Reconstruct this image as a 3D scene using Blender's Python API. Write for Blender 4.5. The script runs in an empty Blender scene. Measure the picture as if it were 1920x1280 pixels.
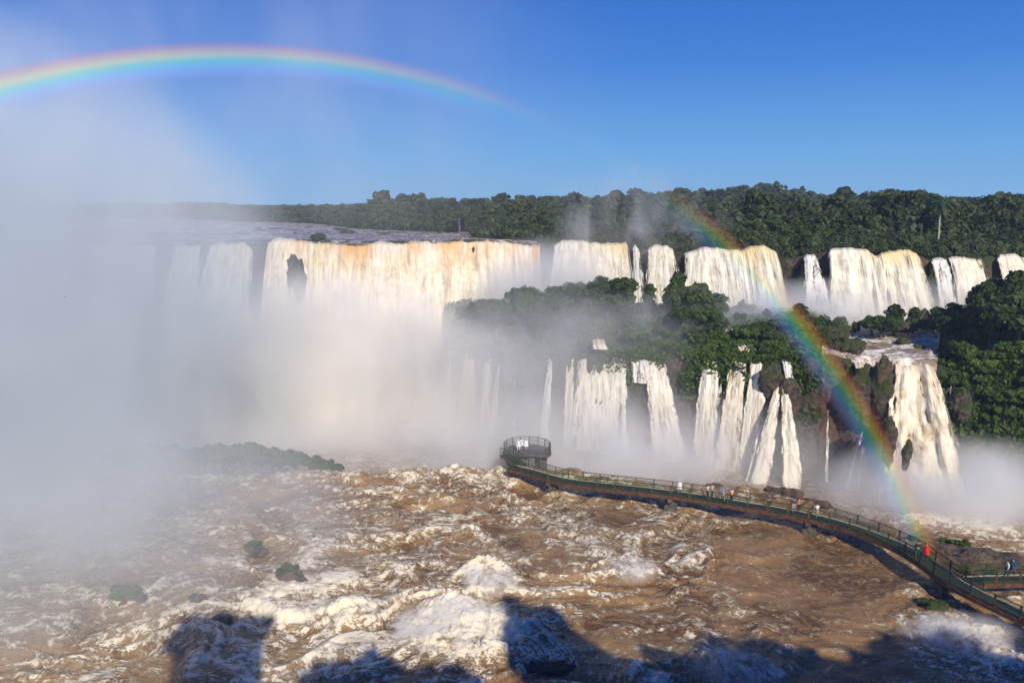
import bpy, bmesh, math, random
import numpy as np
from mathutils import Vector, Matrix
R = math.radians
S = bpy.context.scene
COL = S.collection
random.seed(7)

# ------------------------------------------------------------------ camera
F = 1480.0                      # focal length in photograph pixels (1920 wide)
PITCH = math.atan(260 / F)
CAMZ = 38.0
cam = bpy.data.cameras.new('camera')
cam.sensor_width = 36; cam.lens = 36 * F / 1920
cam.clip_start = 0.2; cam.clip_end = 6000
co = bpy.data.objects.new('camera', cam); COL.objects.link(co)
co.location = (0, 0, CAMZ); co.rotation_euler = (math.pi / 2 - PITCH, 0, 0)
S.camera = co
# ------------------------------------------------------------------ sky, sun, exposure
SUNV = Vector((397, -1348, 881)).normalized()      # towards the sun (behind the camera, right)
SUN_EL = math.asin(SUNV.z); SUN_ROT = math.atan2(SUNV.x, SUNV.y)
W = bpy.data.worlds.new('World'); S.world = W; W.use_nodes = True
nt = W.node_tree; nt.nodes.clear()
sk = nt.nodes.new('ShaderNodeTexSky'); sk.sky_type = 'NISHITA'; sk.sun_disc = False
sk.sun_elevation = SUN_EL; sk.sun_rotation = SUN_ROT
sk.altitude = 2500; sk.air_density = 1.0; sk.dust_density = 0.0; sk.ozone_density = 3.0
bg = nt.nodes.new('ShaderNodeBackground'); bg.inputs['Strength'].default_value = 0.11
wo = nt.nodes.new('ShaderNodeOutputWorld')
tc = nt.nodes.new('ShaderNodeTexCoord'); sx = nt.nodes.new('ShaderNodeSeparateXYZ'); nt.links.new(tc.outputs['Generated'], sx.inputs[0])
cr = nt.nodes.new('ShaderNodeValToRGB'); nt.links.new(sx.outputs[2], cr.inputs[0])
for i, (p_, c_) in enumerate([(0.0, (1.75, 4.2, 7.2)), (.06, (1.2, 3.5, 7.1)), (.16, (.45, 2.0, 6.3)), (.30, (.10, 1.05, 5.0)), (.45, (.05, .65, 4.1)), (1.0, (.2, .8, 3.6))]):
    e_ = cr.color_ramp.elements[i] if i < 2 else cr.color_ramp.elements.new(p_)
    e_.position = p_; e_.color = (*c_, 1)
mxs = nt.nodes.new('ShaderNodeMix'); mxs.data_type = 'RGBA'; mxs.inputs[0].default_value = .96
nt.links.new(sk.outputs[0], mxs.inputs[6]); nt.links.new(cr.outputs[0], mxs.inputs[7])
nt.links.new(mxs.outputs[2], bg.inputs[0]); nt.links.new(bg.outputs[0], wo.inputs[0])
sl = bpy.data.lights.new('sun', 'SUN'); sl.energy = 4.7; sl.angle = R(0.5); sl.color = (1, .915, .78)
so = bpy.data.objects.new('sun', sl); COL.objects.link(so)
so.rotation_euler = SUNV.to_track_quat('Z', 'Y').to_euler(); so.location = (40, -60, 90)
S.view_settings.view_transform = 'Standard'; S.view_settings.look = 'None'
S.view_settings.gamma = 1; S.view_settings.exposure = 0.0; S.view_settings.use_curve_mapping = False
S.render.engine = 'CYCLES'
cy = S.cycles
cy.use_denoising = True
cy.max_bounces = 8; cy.diffuse_bounces = 2; cy.glossy_bounces = 1; cy.transmission_bounces = 1
cy.volume_bounces = 4; cy.transparent_max_bounces = 12
cy.volume_step_rate = 1.0; cy.volume_max_steps = 64
cy.caustics_reflective = False; cy.caustics_refractive = False
cy.sample_clamp_indirect = 4

# ------------------------------------------------------------------ helpers
CP, SP = math.cos(PITCH), math.sin(PITCH)
def ray(px, py):
    u = (px - 960) / F; v = (py - 640) / F
    return Vector((u, CP - v * SP, -SP - v * CP)).normalized()
def at_z(px, py, z):
    d = ray(px, py); t = (z - CAMZ) / d.z
    return Vector((d.x * t, d.y * t, z))
def at_r(px, py, r):
    d = ray(px, py); t = r / math.hypot(d.x, d.y)
    return Vector((d.x * t, d.y * t, CAMZ + d.z * t))
def yr(px, y): return y * math.sqrt(1 + ((px - 960) / F / (CP + .03)) ** 2)      # depth -> horizontal distance
def theta(p): return math.atan2(p[0], p[1])
def rr(p): return math.hypot(p[0], p[1])

_rng = np.random.RandomState(11)
_perm = np.concatenate([_rng.permutation(512)] * 2).astype(np.int32)
_g = _rng.randn(512, 3); _g /= np.linalg.norm(_g, axis=1)[:, None]
def noise3(x, y, z=0.0):
    x, y, z = np.broadcast_arrays(np.asarray(x, float), np.asarray(y, float), np.asarray(z, float))
    xi = np.floor(x).astype(np.int64); yi = np.floor(y).astype(np.int64); zi = np.floor(z).astype(np.int64)
    xf = x - xi; yf = y - yi; zf = z - zi
    f = lambda t: t * t * t * (t * (t * 6 - 15) + 10)
    u, v, w = f(xf), f(yf), f(zf)
    def g(i, j, k):
        h = _perm[(_perm[(_perm[(xi + i) & 511] + yi + j) & 511] + zi + k) & 511]
        gr = _g[h]
        return gr[..., 0] * (xf - i) + gr[..., 1] * (yf - j) + gr[..., 2] * (zf - k)
    l = lambda a, b, t: a + (b - a) * t
    return 1.5 * l(l(l(g(0,0,0), g(1,0,0), u), l(g(0,1,0), g(1,1,0), u), v),
                   l(l(g(0,0,1), g(1,0,1), u), l(g(0,1,1), g(1,1,1), u), v), w)
def fbm(x, y, z=0.0, o=4, lac=2.03, gain=.5):
    s = 0; a = 1
    for i in range(o):
        s = s + a * noise3(x, y, z + i * 17.3); x = x * lac; y = y * lac; z = z * lac; a *= gain
    return s
def ridged(x, y, z=0.0, o=4):
    s = 0; a = 1; n = 0
    for i in range(o):
        s = s + a * (1 - np.abs(noise3(x, y, z + i * 9.1)) * 1.6); n += a
        x = x * 2.1; y = y * 2.1; a *= .5
    return s / n
def billow(x, y, z=0.0, o=4):
    s = 0; a = 1; n = 0
    for i in range(o):
        s = s + a * np.abs(noise3(x, y, z + i * 5.3)) * 2.0; n += a; x = x * 2.1; y = y * 2.1; a *= .5
    return s / n
def sstep(a, b, x):
    t = np.clip((x - a) / (b - a), 0, 1); return t * t * (3 - 2 * t)

def tag(o, label=None, cat=None, group=None, kind=None):
    if label: o['label'] = label
    if cat: o['category'] = cat
    if group: o['group'] = group
    if kind: o['kind'] = kind
    return o
def link(name, me, m=None, parent=None):
    o = bpy.data.objects.new(name, me); COL.objects.link(o)
    if m is not None and me is not None: me.materials.append(m)
    if parent: o.parent = parent
    return o
def empty(name, loc=(0, 0, 0), rz=0):
    o = bpy.data.objects.new(name, None); COL.objects.link(o)
    o.location = loc; o.rotation_euler = (0, 0, rz); return o
def np_mesh(name, V, Fq, smooth=True, attrs=None):
    V = np.asarray(V, np.float32); Fq = np.asarray(Fq, np.int32)
    me = bpy.data.meshes.new(name); k = Fq.shape[1]
    me.vertices.add(len(V)); me.vertices.foreach_set('co', V.ravel())
    me.loops.add(Fq.size); me.loops.foreach_set('vertex_index', Fq.ravel())
    me.polygons.add(len(Fq)); me.polygons.foreach_set('loop_start', np.arange(0, Fq.size, k, dtype=np.int32))
    me.polygons.foreach_set('loop_total', np.full(len(Fq), k, np.int32))
    if smooth: me.polygons.foreach_set('use_smooth', np.ones(len(Fq), bool))
    for an, av in (attrs or {}).items():
        av = np.asarray(av, np.float32)
        if av.ndim == 1: me.attributes.new(an, 'FLOAT', 'POINT').data.foreach_set('value', av)
        else: me.attributes.new(an, 'FLOAT_VECTOR', 'POINT').data.foreach_set('vector', av.ravel())
    me.update(calc_edges=True); return me
def grid_faces(nr, nc):
    i = np.arange(nr - 1)[:, None] * nc + np.arange(nc - 1)[None]
    return np.stack([i, i + 1, i + nc + 1, i + nc], -1).reshape(-1, 4)

# ------------------------------------------------------------------ materials
class NB:
    def __init__(s, name):
        s.m = bpy.data.materials.new(name); s.m.use_nodes = True; s.t = s.m.node_tree; s.t.nodes.clear()
        s.out = s.t.nodes.new('ShaderNodeOutputMaterial')
    def n(s, typ, **kw):
        nd = s.t.nodes.new(typ)
        for k, v in kw.items(): setattr(nd, k, v)
        return nd
    def set(s, sock, v):
        if isinstance(v, bpy.types.NodeSocket): s.t.links.new(v, sock)
        elif v is not None: sock.default_value = v
    def math(s, op, a, b=None, c=None, clamp=False):
        nd = s.n('ShaderNodeMath', operation=op); nd.use_clamp = clamp
        s.set(nd.inputs[0], a); s.set(nd.inputs[1], b); s.set(nd.inputs[2], c); return nd.outputs[0]
    def vmath(s, op, a, b=None):
        nd = s.n('ShaderNodeVectorMath', operation=op); s.set(nd.inputs[0], a); s.set(nd.inputs[1], b)
        return nd.outputs[1] if op in ('LENGTH', 'DOT_PRODUCT') else nd.outputs[0]
    def scale(s, a, k):
        nd = s.n('ShaderNodeVectorMath', operation='SCALE'); s.set(nd.inputs[0], a); s.set(nd.inputs['Scale'], k); return nd.outputs[0]
    def noise(s, vec, scale, detail=3, rough=.55, dist=0, typ='FBM', color=False):
        nd = s.n('ShaderNodeTexNoise'); nd.noise_type = typ
        s.set(nd.inputs['Vector'], vec); s.set(nd.inputs['Scale'], scale)
        nd.inputs['Detail'].default_value = detail; nd.inputs['Roughness'].default_value = rough
        nd.inputs['Distortion'].default_value = dist
        return nd.outputs['Color'] if color else nd.outputs['Fac']
    def ramp(s, v, a, b, lo=0., hi=1., smooth=True):
        nd = s.n('ShaderNodeMapRange'); nd.interpolation_type = 'SMOOTHSTEP' if smooth else 'LINEAR'
        s.set(nd.inputs[0], v); s.set(nd.inputs[1], a); s.set(nd.inputs[2], b); s.set(nd.inputs[3], lo); s.set(nd.inputs[4], hi)
        return nd.outputs[0]
    def mix(s, f, a, b, typ='MIX'):
        nd = s.n('ShaderNodeMix', data_type='RGBA', blend_type=typ)
        s.set(nd.inputs[0], f)
        s.set(nd.inputs[6], a if isinstance(a, bpy.types.NodeSocket) else (*a, 1)); s.set(nd.inputs[7], b if isinstance(b, bpy.types.NodeSocket) else (*b, 1))
        return nd.outputs[2]
    def attr(s, name):
        nd = s.n('ShaderNodeAttribute'); nd.attribute_name = name; return nd
    def pos(s): return s.n('ShaderNodeNewGeometry').outputs['Position']
    def obj(s): return s.n('ShaderNodeTexCoord').outputs['Object']
    def bump(s, h, strength, dist):
        nd = s.n('ShaderNodeBump'); s.set(nd.inputs['Height'], h)
        nd.inputs['Strength'].default_value = strength; nd.inputs['Distance'].default_value = dist; return nd.outputs[0]
    def bsdf(s, col, rough=.6, spec=.3, metal=0, normal=None, alpha=None):
        b = s.n('ShaderNodeBsdfPrincipled')
        s.set(b.inputs['Base Color'], col if isinstance(col, bpy.types.NodeSocket) else (*col, 1))
        s.set(b.inputs['Roughness'], rough); s.set(b.inputs['Specular IOR Level'], spec); s.set(b.inputs['Metallic'], metal)
        if normal is not None: s.set(b.inputs['Normal'], normal)
        if alpha is not None: s.set(b.inputs['Alpha'], alpha)
        s.t.links.new(b.outputs[0], s.out.inputs['Surface']); return b

def simple_mat(name, col, rough=.6, metal=0, vary=.25, scale=3., spec=.3):
    b = NB(name); p = b.obj()
    n = b.noise(p, scale, 4)
    dark = tuple(c * (1 - vary) for c in col); lite = tuple(min(1, c * (1 + vary)) for c in col)
    b.bsdf(b.mix(b.ramp(n, .3, .7), dark, lite), rough, spec, metal); return b.m

def leaf_mat(name, dark, lite, warm, at=None):
    b = NB(name); p = b.pos()
    oi = b.n('ShaderNodeObjectInfo')
    n1 = b.noise(p, .55, 3); n2 = b.noise(p, 4.0, 2)
    c = b.mix(b.ramp(n1, .35, .65), dark, lite)
    rnd = b.attr(at).outputs['Fac'] if at else oi.outputs['Random']
    c = b.mix(b.math('MULTIPLY', rnd, .6), c, warm)
    if not at: c = b.mix(b.ramp(b.math('FRACT', b.math('MULTIPLY', rnd, 7.31)), 0, 1, .0, .75), c, tuple(x * .75 for x in dark))
    if at: c = b.mix(b.ramp(rnd, .0, .35, .65, 0), c, tuple(x * .35 for x in dark))
    c = b.mix(b.ramp(n2, .4, .75, 0, .6), c, tuple(x * 1.9 for x in lite))
    d = b.bsdf(c, .55, .25)
    tr = b.n('ShaderNodeBsdfTranslucent'); b.set(tr.inputs[0], c)
    mx = b.n('ShaderNodeMixShader'); mx.inputs[0].default_value = .25
    b.t.links.new(d.outputs[0], mx.inputs[1]); b.t.links.new(tr.outputs[0], mx.inputs[2])
    b.t.links.new(mx.outputs[0], b.out.inputs['Surface']); return b.m
M = {}
M['leaf'] = leaf_mat('leaf_green', (.026, .050, .012), (.065, .112, .024), (.09, .105, .028))
M['leaf_bright'] = leaf_mat('leaf_bright_green', (.042, .085, .012), (.095, .170, .022), (.12, .16, .028))
M['leaf_far'] = leaf_mat('leaf_far_forest', (.020, .038, .012), (.052, .082, .023), (.10, .095, .035), 'tint')
M['bark'] = simple_mat('bark', (.14, .115, .09), .9, vary=.4)
M['pale_bark'] = simple_mat('pale_bark', (.42, .38, .31), .9, vary=.3)

def rock_mat():
    b = NB('wet_rock'); p = b.pos(); geo = b.n('ShaderNodeNewGeometry')
    nz = b.n('ShaderNodeSeparateXYZ'); b.set(nz.inputs[0], geo.outputs['Normal'])
    n1 = b.noise(p, .35, 6, .65); n2 = b.noise(p, 1.6, 5, .6); n3 = b.noise(p, .12, 3)
    col = b.mix(b.ramp(n2, .35, .65), (.035, .028, .022), (.13, .10, .075))
    col = b.mix(b.ramp(n3, .52, .66, 0, .6), col, (.22, .10, .055))
    g = b.math('ADD', n1, b.math('MULTIPLY', nz.outputs[2], .30))
    col = b.mix(b.ramp(g, .52, .66), col, b.mix(n2, (.022, .034, .008), (.075, .095, .022)))
    b.bsdf(col, .7, .3, normal=b.bump(b.noise(p, .9, 8, .7), .9, .9)); return b.m
M['rock'] = rock_mat()

# ------------------------------------------------------------------ terrain (one sheet, profile swept round the gorge)
ZW, ZLOW, ZUP = 0.0, -2.6, 30.5        # near rapids, plunge pool behind the ledge, upper plateau
def curve(pts):
    a = np.array(sorted(pts)); return lambda t: np.interp(t, a[:, 0], a[:, 1])
def mk(pxs):          # list of (theta, value)
    return curve(pxs)
# foot of the lower cliff: photograph row of the waterline
_foot = [(775, 0, 152), (800, 0, 146), (812, 812, 0), (860, 815, 0), (950, 822, 0), (1060, 838, 0), (1180, 852, 0), (1280, 862, 0), (1400, 884, 0),
         (1500, 893, 0), (1600, 908, 0), (1680, 917, 0), (1780, 925, 0), (1850, 930, 0), (1920, 935, 0), (2080, 950, 0), (2600, 1010, 0)]
ft = []
for px, py, r in _foot:
    p = at_r(px, 800, yr(px, r)) if r else at_z(px, py, ZLOW)
    ft.append((theta(p), rr(p)))
ft += [(theta(at_r(px, 800, 100)), yr(px, y)) for px, y in [(-900, 172), (-500, 170), (-200, 168), (0, 166), (300, 163), (500, 158), (700, 156)]]
r_foot = curve(ft)
# lower lip rows
lp = []
for px, py in [(800, 700), (820, 668), (870, 657), (930, 658), (1030, 670), (1070, 667), (1180, 667), (1240, 672), (1320, 672), (1420, 677),
               (1480, 672), (1560, 664), (1600, 678), (1650, 682), (1740, 684), (1790, 700), (1850, 690), (1920, 680), (2080, 670), (2600, 600)]:
    p0 = at_r(px, py, 100); t = theta(p0); r = float(r_foot(t)) + 2.2
    lp.append((t, at_r(px, py, r).z))
z_lip = curve(lp)
TL = theta(at_r(800, 700, 100)); TI = theta(at_r(840, 700, 100))
# upper cliff foot radius and plateau lip
up = [(-900, 174), (-500, 172), (-200, 170), (0, 168), (300, 165), (500, 160), (700, 158), (1000, 157), (1100, 153), (1300, 146), (1450, 141), (1550, 138), (1720, 137), (1850, 139), (2080, 144), (2600, 150)]
r_up = curve([(theta(at_r(px, 500, 150)), yr(px, r)) for px, r in up])
lu = []
for px, py in [(-900, 455), (300, 455), (480, 452), (600, 452), (700, 456), (800, 452), (900, 450), (1000, 459), (1100, 453), (1170, 458), (1200, 467), (1260, 470), (1300, 472), (1350, 464), (1440, 466),
               (1470, 482), (1500, 482), (1560, 468), (1620, 466), (1640, 478), (1690, 470), (1722, 478), (1745, 486), (1835, 484), (1870, 483), (1920, 482), (2080, 485), (2600, 480)]:
    p0 = at_r(px, py, 100); t = theta(p0); lu.append((t, at_r(px, py, float(r_up(t)) + 1.0).z))
z_up = curve(lu)
ridge = curve([(theta(at_r(px, 400, 100)), z) for px, z in [(-300, 30.5), (430, 30.5), (700, 31.5), (900, 32), (1150, 35), (1300, 40), (1420, 42), (1550, 37), (1700, 33.5), (1850, 32), (2100, 31)]])

def hill_right(t):     # wooded bank on the right rising behind the last fall
    return sstep(theta(at_r(1745, 700, 100)), theta(at_r(1830, 700, 100)), t)
def island(t):         # wooded island between the lower and the upper falls
    return sstep(TL, theta(at_r(900, 700, 100)), t) * (1 - sstep(theta(at_r(1490, 700, 100)), theta(at_r(1570, 700, 100)), t))
# profile nodes: columns (r, z) per theta
def profile(t):
    rf = r_foot(t); ru = r_up(t); mid = sstep(TL, TI, t)       # 0: single high cliff, 1: lower cliff + shelf
    zu = z_up(t); zl = z_lip(t); isl = island(t); hr = hill_right(t)
    zl = np.where(mid > 0, -3 + (zl + 3) * mid, -3)
    rl = np.minimum(rf + 2.2, ru - 3)
    w = ru - rl
    zb = -4 + (18.8 + 4) * mid                                  # foot of the upper cliff
    R_ = [np.full_like(t, 4.), np.full_like(t, 40.), np.full_like(t, 80.), rf - 3, rf, rf + .7, rl,
          rl + w * .15, rl + w * .35, rl + w * .55, rl + w * .8, ru, ru + .8, ru + 1.6, ru + 8, np.maximum(ru + 20, 190.), np.full_like(t, 260.), np.full_like(t, 420.), np.full_like(t, 600.), np.full_like(t, 900.), np.full_like(t, 2400.)]
    zm = zl + (zb - zl)
    rdg = ridge(t)
    Z_ = [np.full_like(t, -7.), np.full_like(t, -7.), np.full_like(t, -7.), np.full_like(t, -7.), -6 + 0 * t, zl * .45 - 2, zl,
          zl + mid * (.25 + .5 * isl + 2.2 * hr), zl + mid * (.7 + 1.8 * isl + 4.5 * hr), zl + mid * (1.0 + 3.4 * isl + 6.5 * hr), zb * .55 + zl * .45 + mid * (2.4 * isl + 5 * hr), zb,
          (zb + zu) / 2, zu, zu + .2, np.maximum(zu, 30.8), np.full_like(t, 31.), rdg * .45 + 31 * .55, rdg, rdg, rdg * .5 + 16]
    return np.array(R_), np.array(Z_)
def ground_z(t, r):
    Rn, Zn = profile(np.array([float(t)])); return float(np.interp(r, Rn[:, 0], Zn[:, 0]))

def build_terrain():
    nt_ = 900; T = np.linspace(R(-62), R(62), nt_)
    Rn, Zn = profile(T)
    seg = [2, 2, 3, 3, 6, 22, 14, 12, 12, 10, 10, 10, 10, 6, 8, 8, 10, 8, 8, 6]
    rows_r, rows_z, cl = [], [], []
    for k, n in enumerate(seg):
        for j in range(n):
            f = j / n
            rows_r.append(Rn[k] + (Rn[k + 1] - Rn[k]) * f); rows_z.append(Zn[k] + (Zn[k + 1] - Zn[k]) * f)
            cl.append(1.0 if k in (4, 5, 11, 12) else .4 if k in (6, 10, 13) else .12)
    rows_r.append(Rn[-1]); rows_z.append(Zn[-1]); cl.append(0)
    rr_ = np.array(rows_r); zz = np.array(rows_z); cl = np.array(cl)[:, None]
    X = rr_ * np.sin(T)[None]; Y = rr_ * np.cos(T)[None]
    d = fbm(X * .16, Y * .16, zz * .07, 5) * 1.3 + fbm(X * .7, Y * .7, zz * .28, 3) * .45
    near = (rr_ < 240) & (rr_ > 60)
    rr2 = rr_ + np.where(near, -d * cl, 0)
    zz2 = zz + np.where(near & (zz > -3), fbm(X * .22, Y * .22, 3.1, 4) * .55 * (1.0 - cl * .6), 0)
    X = rr2 * np.sin(T)[None]; Y = rr2 * np.cos(T)[None]
    V = np.stack([X, Y, zz2], -1).reshape(-1, 3)
    me = np_mesh('terrain', V, grid_faces(len(seg) and rr_.shape[0], nt_)[:, ::-1])
    o = link('terrain', me, M['rock']); tag(o, kind='structure')
    return o
build_terrain()

# ------------------------------------------------------------------ water
RIM = [(-700, 905), (-200, 900), (100, 892), (400, 886), (700, 884), (800, 882), (930, 878), (1000, 872), (1080, 876), (1130, 890), (1220, 905), (1300, 914), (1345, 912), (1400, 908), (1440, 917),
       (1500, 937), (1540, 953), (1600, 980), (1680, 1006), (1760, 1010), (1800, 1026), (1850, 1046), (1885, 1060), (1950, 1066), (2300, 1070), (2700, 1080)]
rim_pts = [at_z(px, py, .9) for px, py in RIM]
r_rim = curve([(theta(p), rr(p)) for p in rim_pts])

def water_mat(name, brown_d, brown_l, foam, lip=False):
    b = NB(name); p = b.pos()
    fa = b.attr('foam').outputs['Fac']
    warp = b.vmath('SUBTRACT', b.noise(p, .09, 3, .55, color=True), (.5, .5, .5))
    q = b.vmath('ADD', b.vmath('MULTIPLY', p, (.62, 1.2, .8)), b.scale(warp, 16.0))
    w2 = b.vmath('SUBTRACT', b.noise(q, .38, 4, .6, color=True), (.5, .5, .5))
    q2 = b.vmath('ADD', q, b.scale(w2, 3.4))
    def ridge_(v, sc, det, k, rough=.6):
        n_ = b.noise(v, sc, det, rough)
        return b.math('SUBTRACT', 1.0, b.math('MULTIPLY', b.math('ABSOLUTE', b.math('SUBTRACT', n_, .5)), k), clamp=True), n_
    r1, n1 = ridge_(q2, .30, 5, 7.5); r2, n2 = ridge_(q2, .95, 5, 7.0); r3, n3_ = ridge_(q2, 2.6, 4, 6.0, .7)
    fil = b.math('ADD', b.math('ADD', b.math('MULTIPLY', b.math('POWER', r1, 2.0), .42), b.math('MULTIPLY', b.math('POWER', r2, 1.6), .38)), b.math('MULTIPLY', r3, .26))
    brk = b.noise(p, 1.3, 6, .75)                      # breaks the threads up
    s = b.math('ADD', b.math('MULTIPLY', fil, b.ramp(brk, .30, .62, .35, 1.25)), b.math('MULTIPLY', b.math('SUBTRACT', fa, .45), .75))
    mask = b.ramp(s, .24, .88)
    soft = b.noise(q2, .55, 6, .62)
    solid = b.ramp(b.math('ADD', fa, b.math('MULTIPLY', b.math('SUBTRACT', soft, .5), 2.2)), .62, 1.12)
    mask = b.math('MAXIMUM', b.math('MULTIPLY', mask, .92), solid)
    n3 = b.noise(q, .16, 3)
    col = b.mix(b.ramp(n3, .35, .65), brown_d, brown_l)
    col = b.mix(b.ramp(n2, .45, .70, 0, .5), col, tuple(min(1, c * 1.55) for c in brown_l))
    col = b.mix(b.math('MULTIPLY', b.ramp(n3_, .3, .5, .6, 0), .6), col, tuple(c * .7 for c in brown_d))
    fcol = b.mix(b.ramp(mask, .30, 1.0), (.52, .37, .20), foam)
    col = b.mix(mask, col, fcol)
    h = b.math('MULTIPLY', b.math('ADD', b.math('ADD', b.math('MULTIPLY', mask, .2), b.math('MULTIPLY', n2, 1.0)), b.math('MULTIPLY', brk, .5)), b.ramp(mask, .3, 1, 1, .16))
    b.bsdf(col, b.ramp(mask, 0, 1, .25, .8), b.ramp(mask, 0, 1, .4, .15), normal=b.bump(h, .7, .22)); return b.m
M['river'] = water_mat('river_water', (.12, .060, .020), (.30, .175, .070), (.86, .77, .58))
M['upper'] = water_mat('upper_river_water', (.14, .105, .085), (.25, .19, .15), (.85, .80, .72))

# breaking waves: (px, py, radius, height, foam)
LUMP = [(1050, 928, 1.8, .9, 1), (1185, 941, 1.9, .8, 1), (1300, 950, 1.7, .8, 1), (1425, 975, 1.6, .7, 1), (1568, 1008, 1.7, .7, .9), (1345, 985, 1.2, .3, .3),
        (918, 1075, 2.3, 2.0, 1), (925, 1110, 1.8, 1.2, .9), (1180, 1070, 2.8, 1.3, 1), (1150, 1045, 1.8, .7, .8), (945, 940, 2.0, 1.3, .9), (862, 975, 2.4, 1.0, .7), (890, 998, 1.4, .8, 1),
        (1390, 1265, 2.6, 1.8, 1.), (1330, 1250, 2.0, .9, .7), (830, 1140, 2.6, 1.6, .9), (880, 1175, 2.6, 1.4, .9), (940, 1190, 2.4, 1.2, .8), (840, 1215, 2.5, 1.6, .9), (920, 1240, 2.0, 1.8, 1), (1000, 1195, 2.2, 1.0, .6),
        (660, 1150, 3., 1.1, .7), (560, 1145, 3., .8, .7), (480, 1120, 3., .7, .6), (1300, 1050, 3., .5, .45), (1140, 1000, 3., .5, .45), (730, 1060, 3., .8, .5), (1040, 1150, 2.5, 1.1, .7), (1210, 1270, 2.0, 1.2, .9),
        (760, 905, 3.5, 1.0, .8), (860, 895, 3.5, 1.2, .8), (700, 930, 3, .7, .5), (960, 905, 2.5, .8, .5), (1720, 1100, 2.0, .5, .55), (1690, 1110, 1.8, .5, .5), (1800, 1180, 3., .5, .6), (1830, 1215, 2.5, .6, .6), (1740, 1170, 2.2, .5, .55), (1880, 1240, 2.5, .6, .6),
        (1400, 905, 3.0, 1.2, 1), (1345, 915, 1.8, .8, .9), (1450, 905, 1.7, 1.0, 1), (1275, 905, 1.8, 1.1, .9), (1600, 965, 1.6, .8, .7), (1870, 1095, 2.0, .5, .6),
        (1700, 935, 4.5, .5, .75), (1780, 945, 6, .8, .9), (1850, 960, 5, .6, .8), (1900, 985, 5, .4, .55), (1500, 900, 2.5, .4, .6), (820, 850, 7, 1.0, .55), (860, 830, 5, 1.0, .55)]
# broad foam density: (px, py, radius_m, delta)
DENS = [(1450, 1010, 5, -.34), (1560, 1060, 9, -.34), (1650, 1090, 6, -.3), (1580, 1130, 6, -.3), (1260, 1090, 6, -.16), (1150, 1200, 5, -.25), (1500, 1180, 6, -.2), (1620, 1220, 7, -.2), (1100, 960, 5, -.15),
        (500, 1120, 14, .13), (700, 1020, 12, .11), (850, 1080, 9, .08), (400, 1200, 14, .12), (600, 1240, 10, .12), (200, 1250, 12, .1), (700, 1130, 7, .2), (870, 1180, 6, .22), (560, 1080, 10, .15), (1180, 1020, 6, .12), (1780, 1200, 6, .2), (1600, 945, 12, -.3), (1750, 990, 9, -.25), (1300, 870, 14, -.12)]
def build_river():
    nc = 1150; T = np.linspace(R(-48), R(48), nc)
    phi = np.linspace(math.atan(38 / 44.), math.atan(38 / 176.), 560); rad = 38 / np.tan(phi)
    TT, RR = np.meshgrid(T, rad); X = RR * np.sin(TT); Y = RR * np.cos(TT)
    wx = fbm(X * .06, Y * .06, 1.7, 3) * 9; wy = fbm(X * .06, Y * .06, 7.7, 3) * 9
    U = (X + wx) * .9 + (Y + wy) * .25; Wv = (Y + wy) * 1.35 - (X + wx) * .12
    a = ridged(U * .075, Wv * .13, 2.2, 2) * .8 + .62 * .2
    c = fbm(U * .28, Wv * .45, 5.2, 3, gain=.42)
    d_ = fbm(U * .8, Wv * 1.2, 8.2, 3, gain=.5)
    calm = np.zeros_like(X); foam = np.full_like(X, .34); bumpz = np.zeros_like(X)
    for px, py, rad_, dl in DENS:
        p = at_z(px, py, 0); g = np.exp(-((X - p.x) ** 2 + (Y - p.y) ** 2) / (2 * (rad_ * .62) ** 2))
        foam += g * dl; calm += g * max(0, -dl) * 2.2
    amp = np.clip(1 - calm, .18, 1)
    z = ((a - .62) * 1.35 + c * .22 + d_ * .03) * amp
    foam += ((a - .62) * .8 + c * .16) * (.4 + .6 * amp) + fbm(U * .12, Wv * .22, 3.9, 4) * .20
    jx = fbm(X * .6, Y * .6, 1.1, 3) * .8; jy = fbm(X * .6, Y * .6, 9.1, 3) * .8
    for px, py, rad_, h, fm in LUMP:
        p = at_z(px, py, 0); dx = X - p.x + jx; dy = Y - p.y + jy
        g = np.exp(-(dx ** 2 * .45 + dy ** 2) / (2 * (rad_ * .55) ** 2))
        bumpz += g * h; foam += g * fm * .45
    lump_n = billow(X * .55 + jx, Y * .55 + jy, 4.4, 4) * 2 - .9
    z += bumpz * (.82 + lump_n * .16) + np.clip(foam - .45, 0, .6) * lump_n * .22
    rimr = r_rim(TT) + fbm(X * .2, Y * .2, .3, 3) * .8
    k = sstep(0, 2.6, RR - rimr)
    edge = np.exp(-((RR - rimr + .6) / 1.9) ** 2)
    z = z * (1 - k * .45) + (1 - k) * .0 + k * ZLOW + edge * (.75 + .25 * c)
    foam += edge * .10
    foam = foam - k * .10
    # small near lee behind walkway keeps brown
    V = np.stack([X, Y, z], -1).reshape(-1, 3)
    me = np_mesh('river', V, grid_faces(len(rad), nc), attrs={'foam': np.clip(foam, 0, 1.3).ravel()})
    o = link('river', me, M['river']); tag(o, kind='structure')
    global RIV; RIV = (T, rad, z)
build_river()
def river_z(x, y):
    T, rad, z = RIV; i = int(np.clip(np.searchsorted(T, math.atan2(x, y)), 0, len(T) - 1)); j = int(np.clip(np.searchsorted(rad, math.hypot(x, y)), 0, len(rad) - 1))
    return float(z[j, i])

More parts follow.
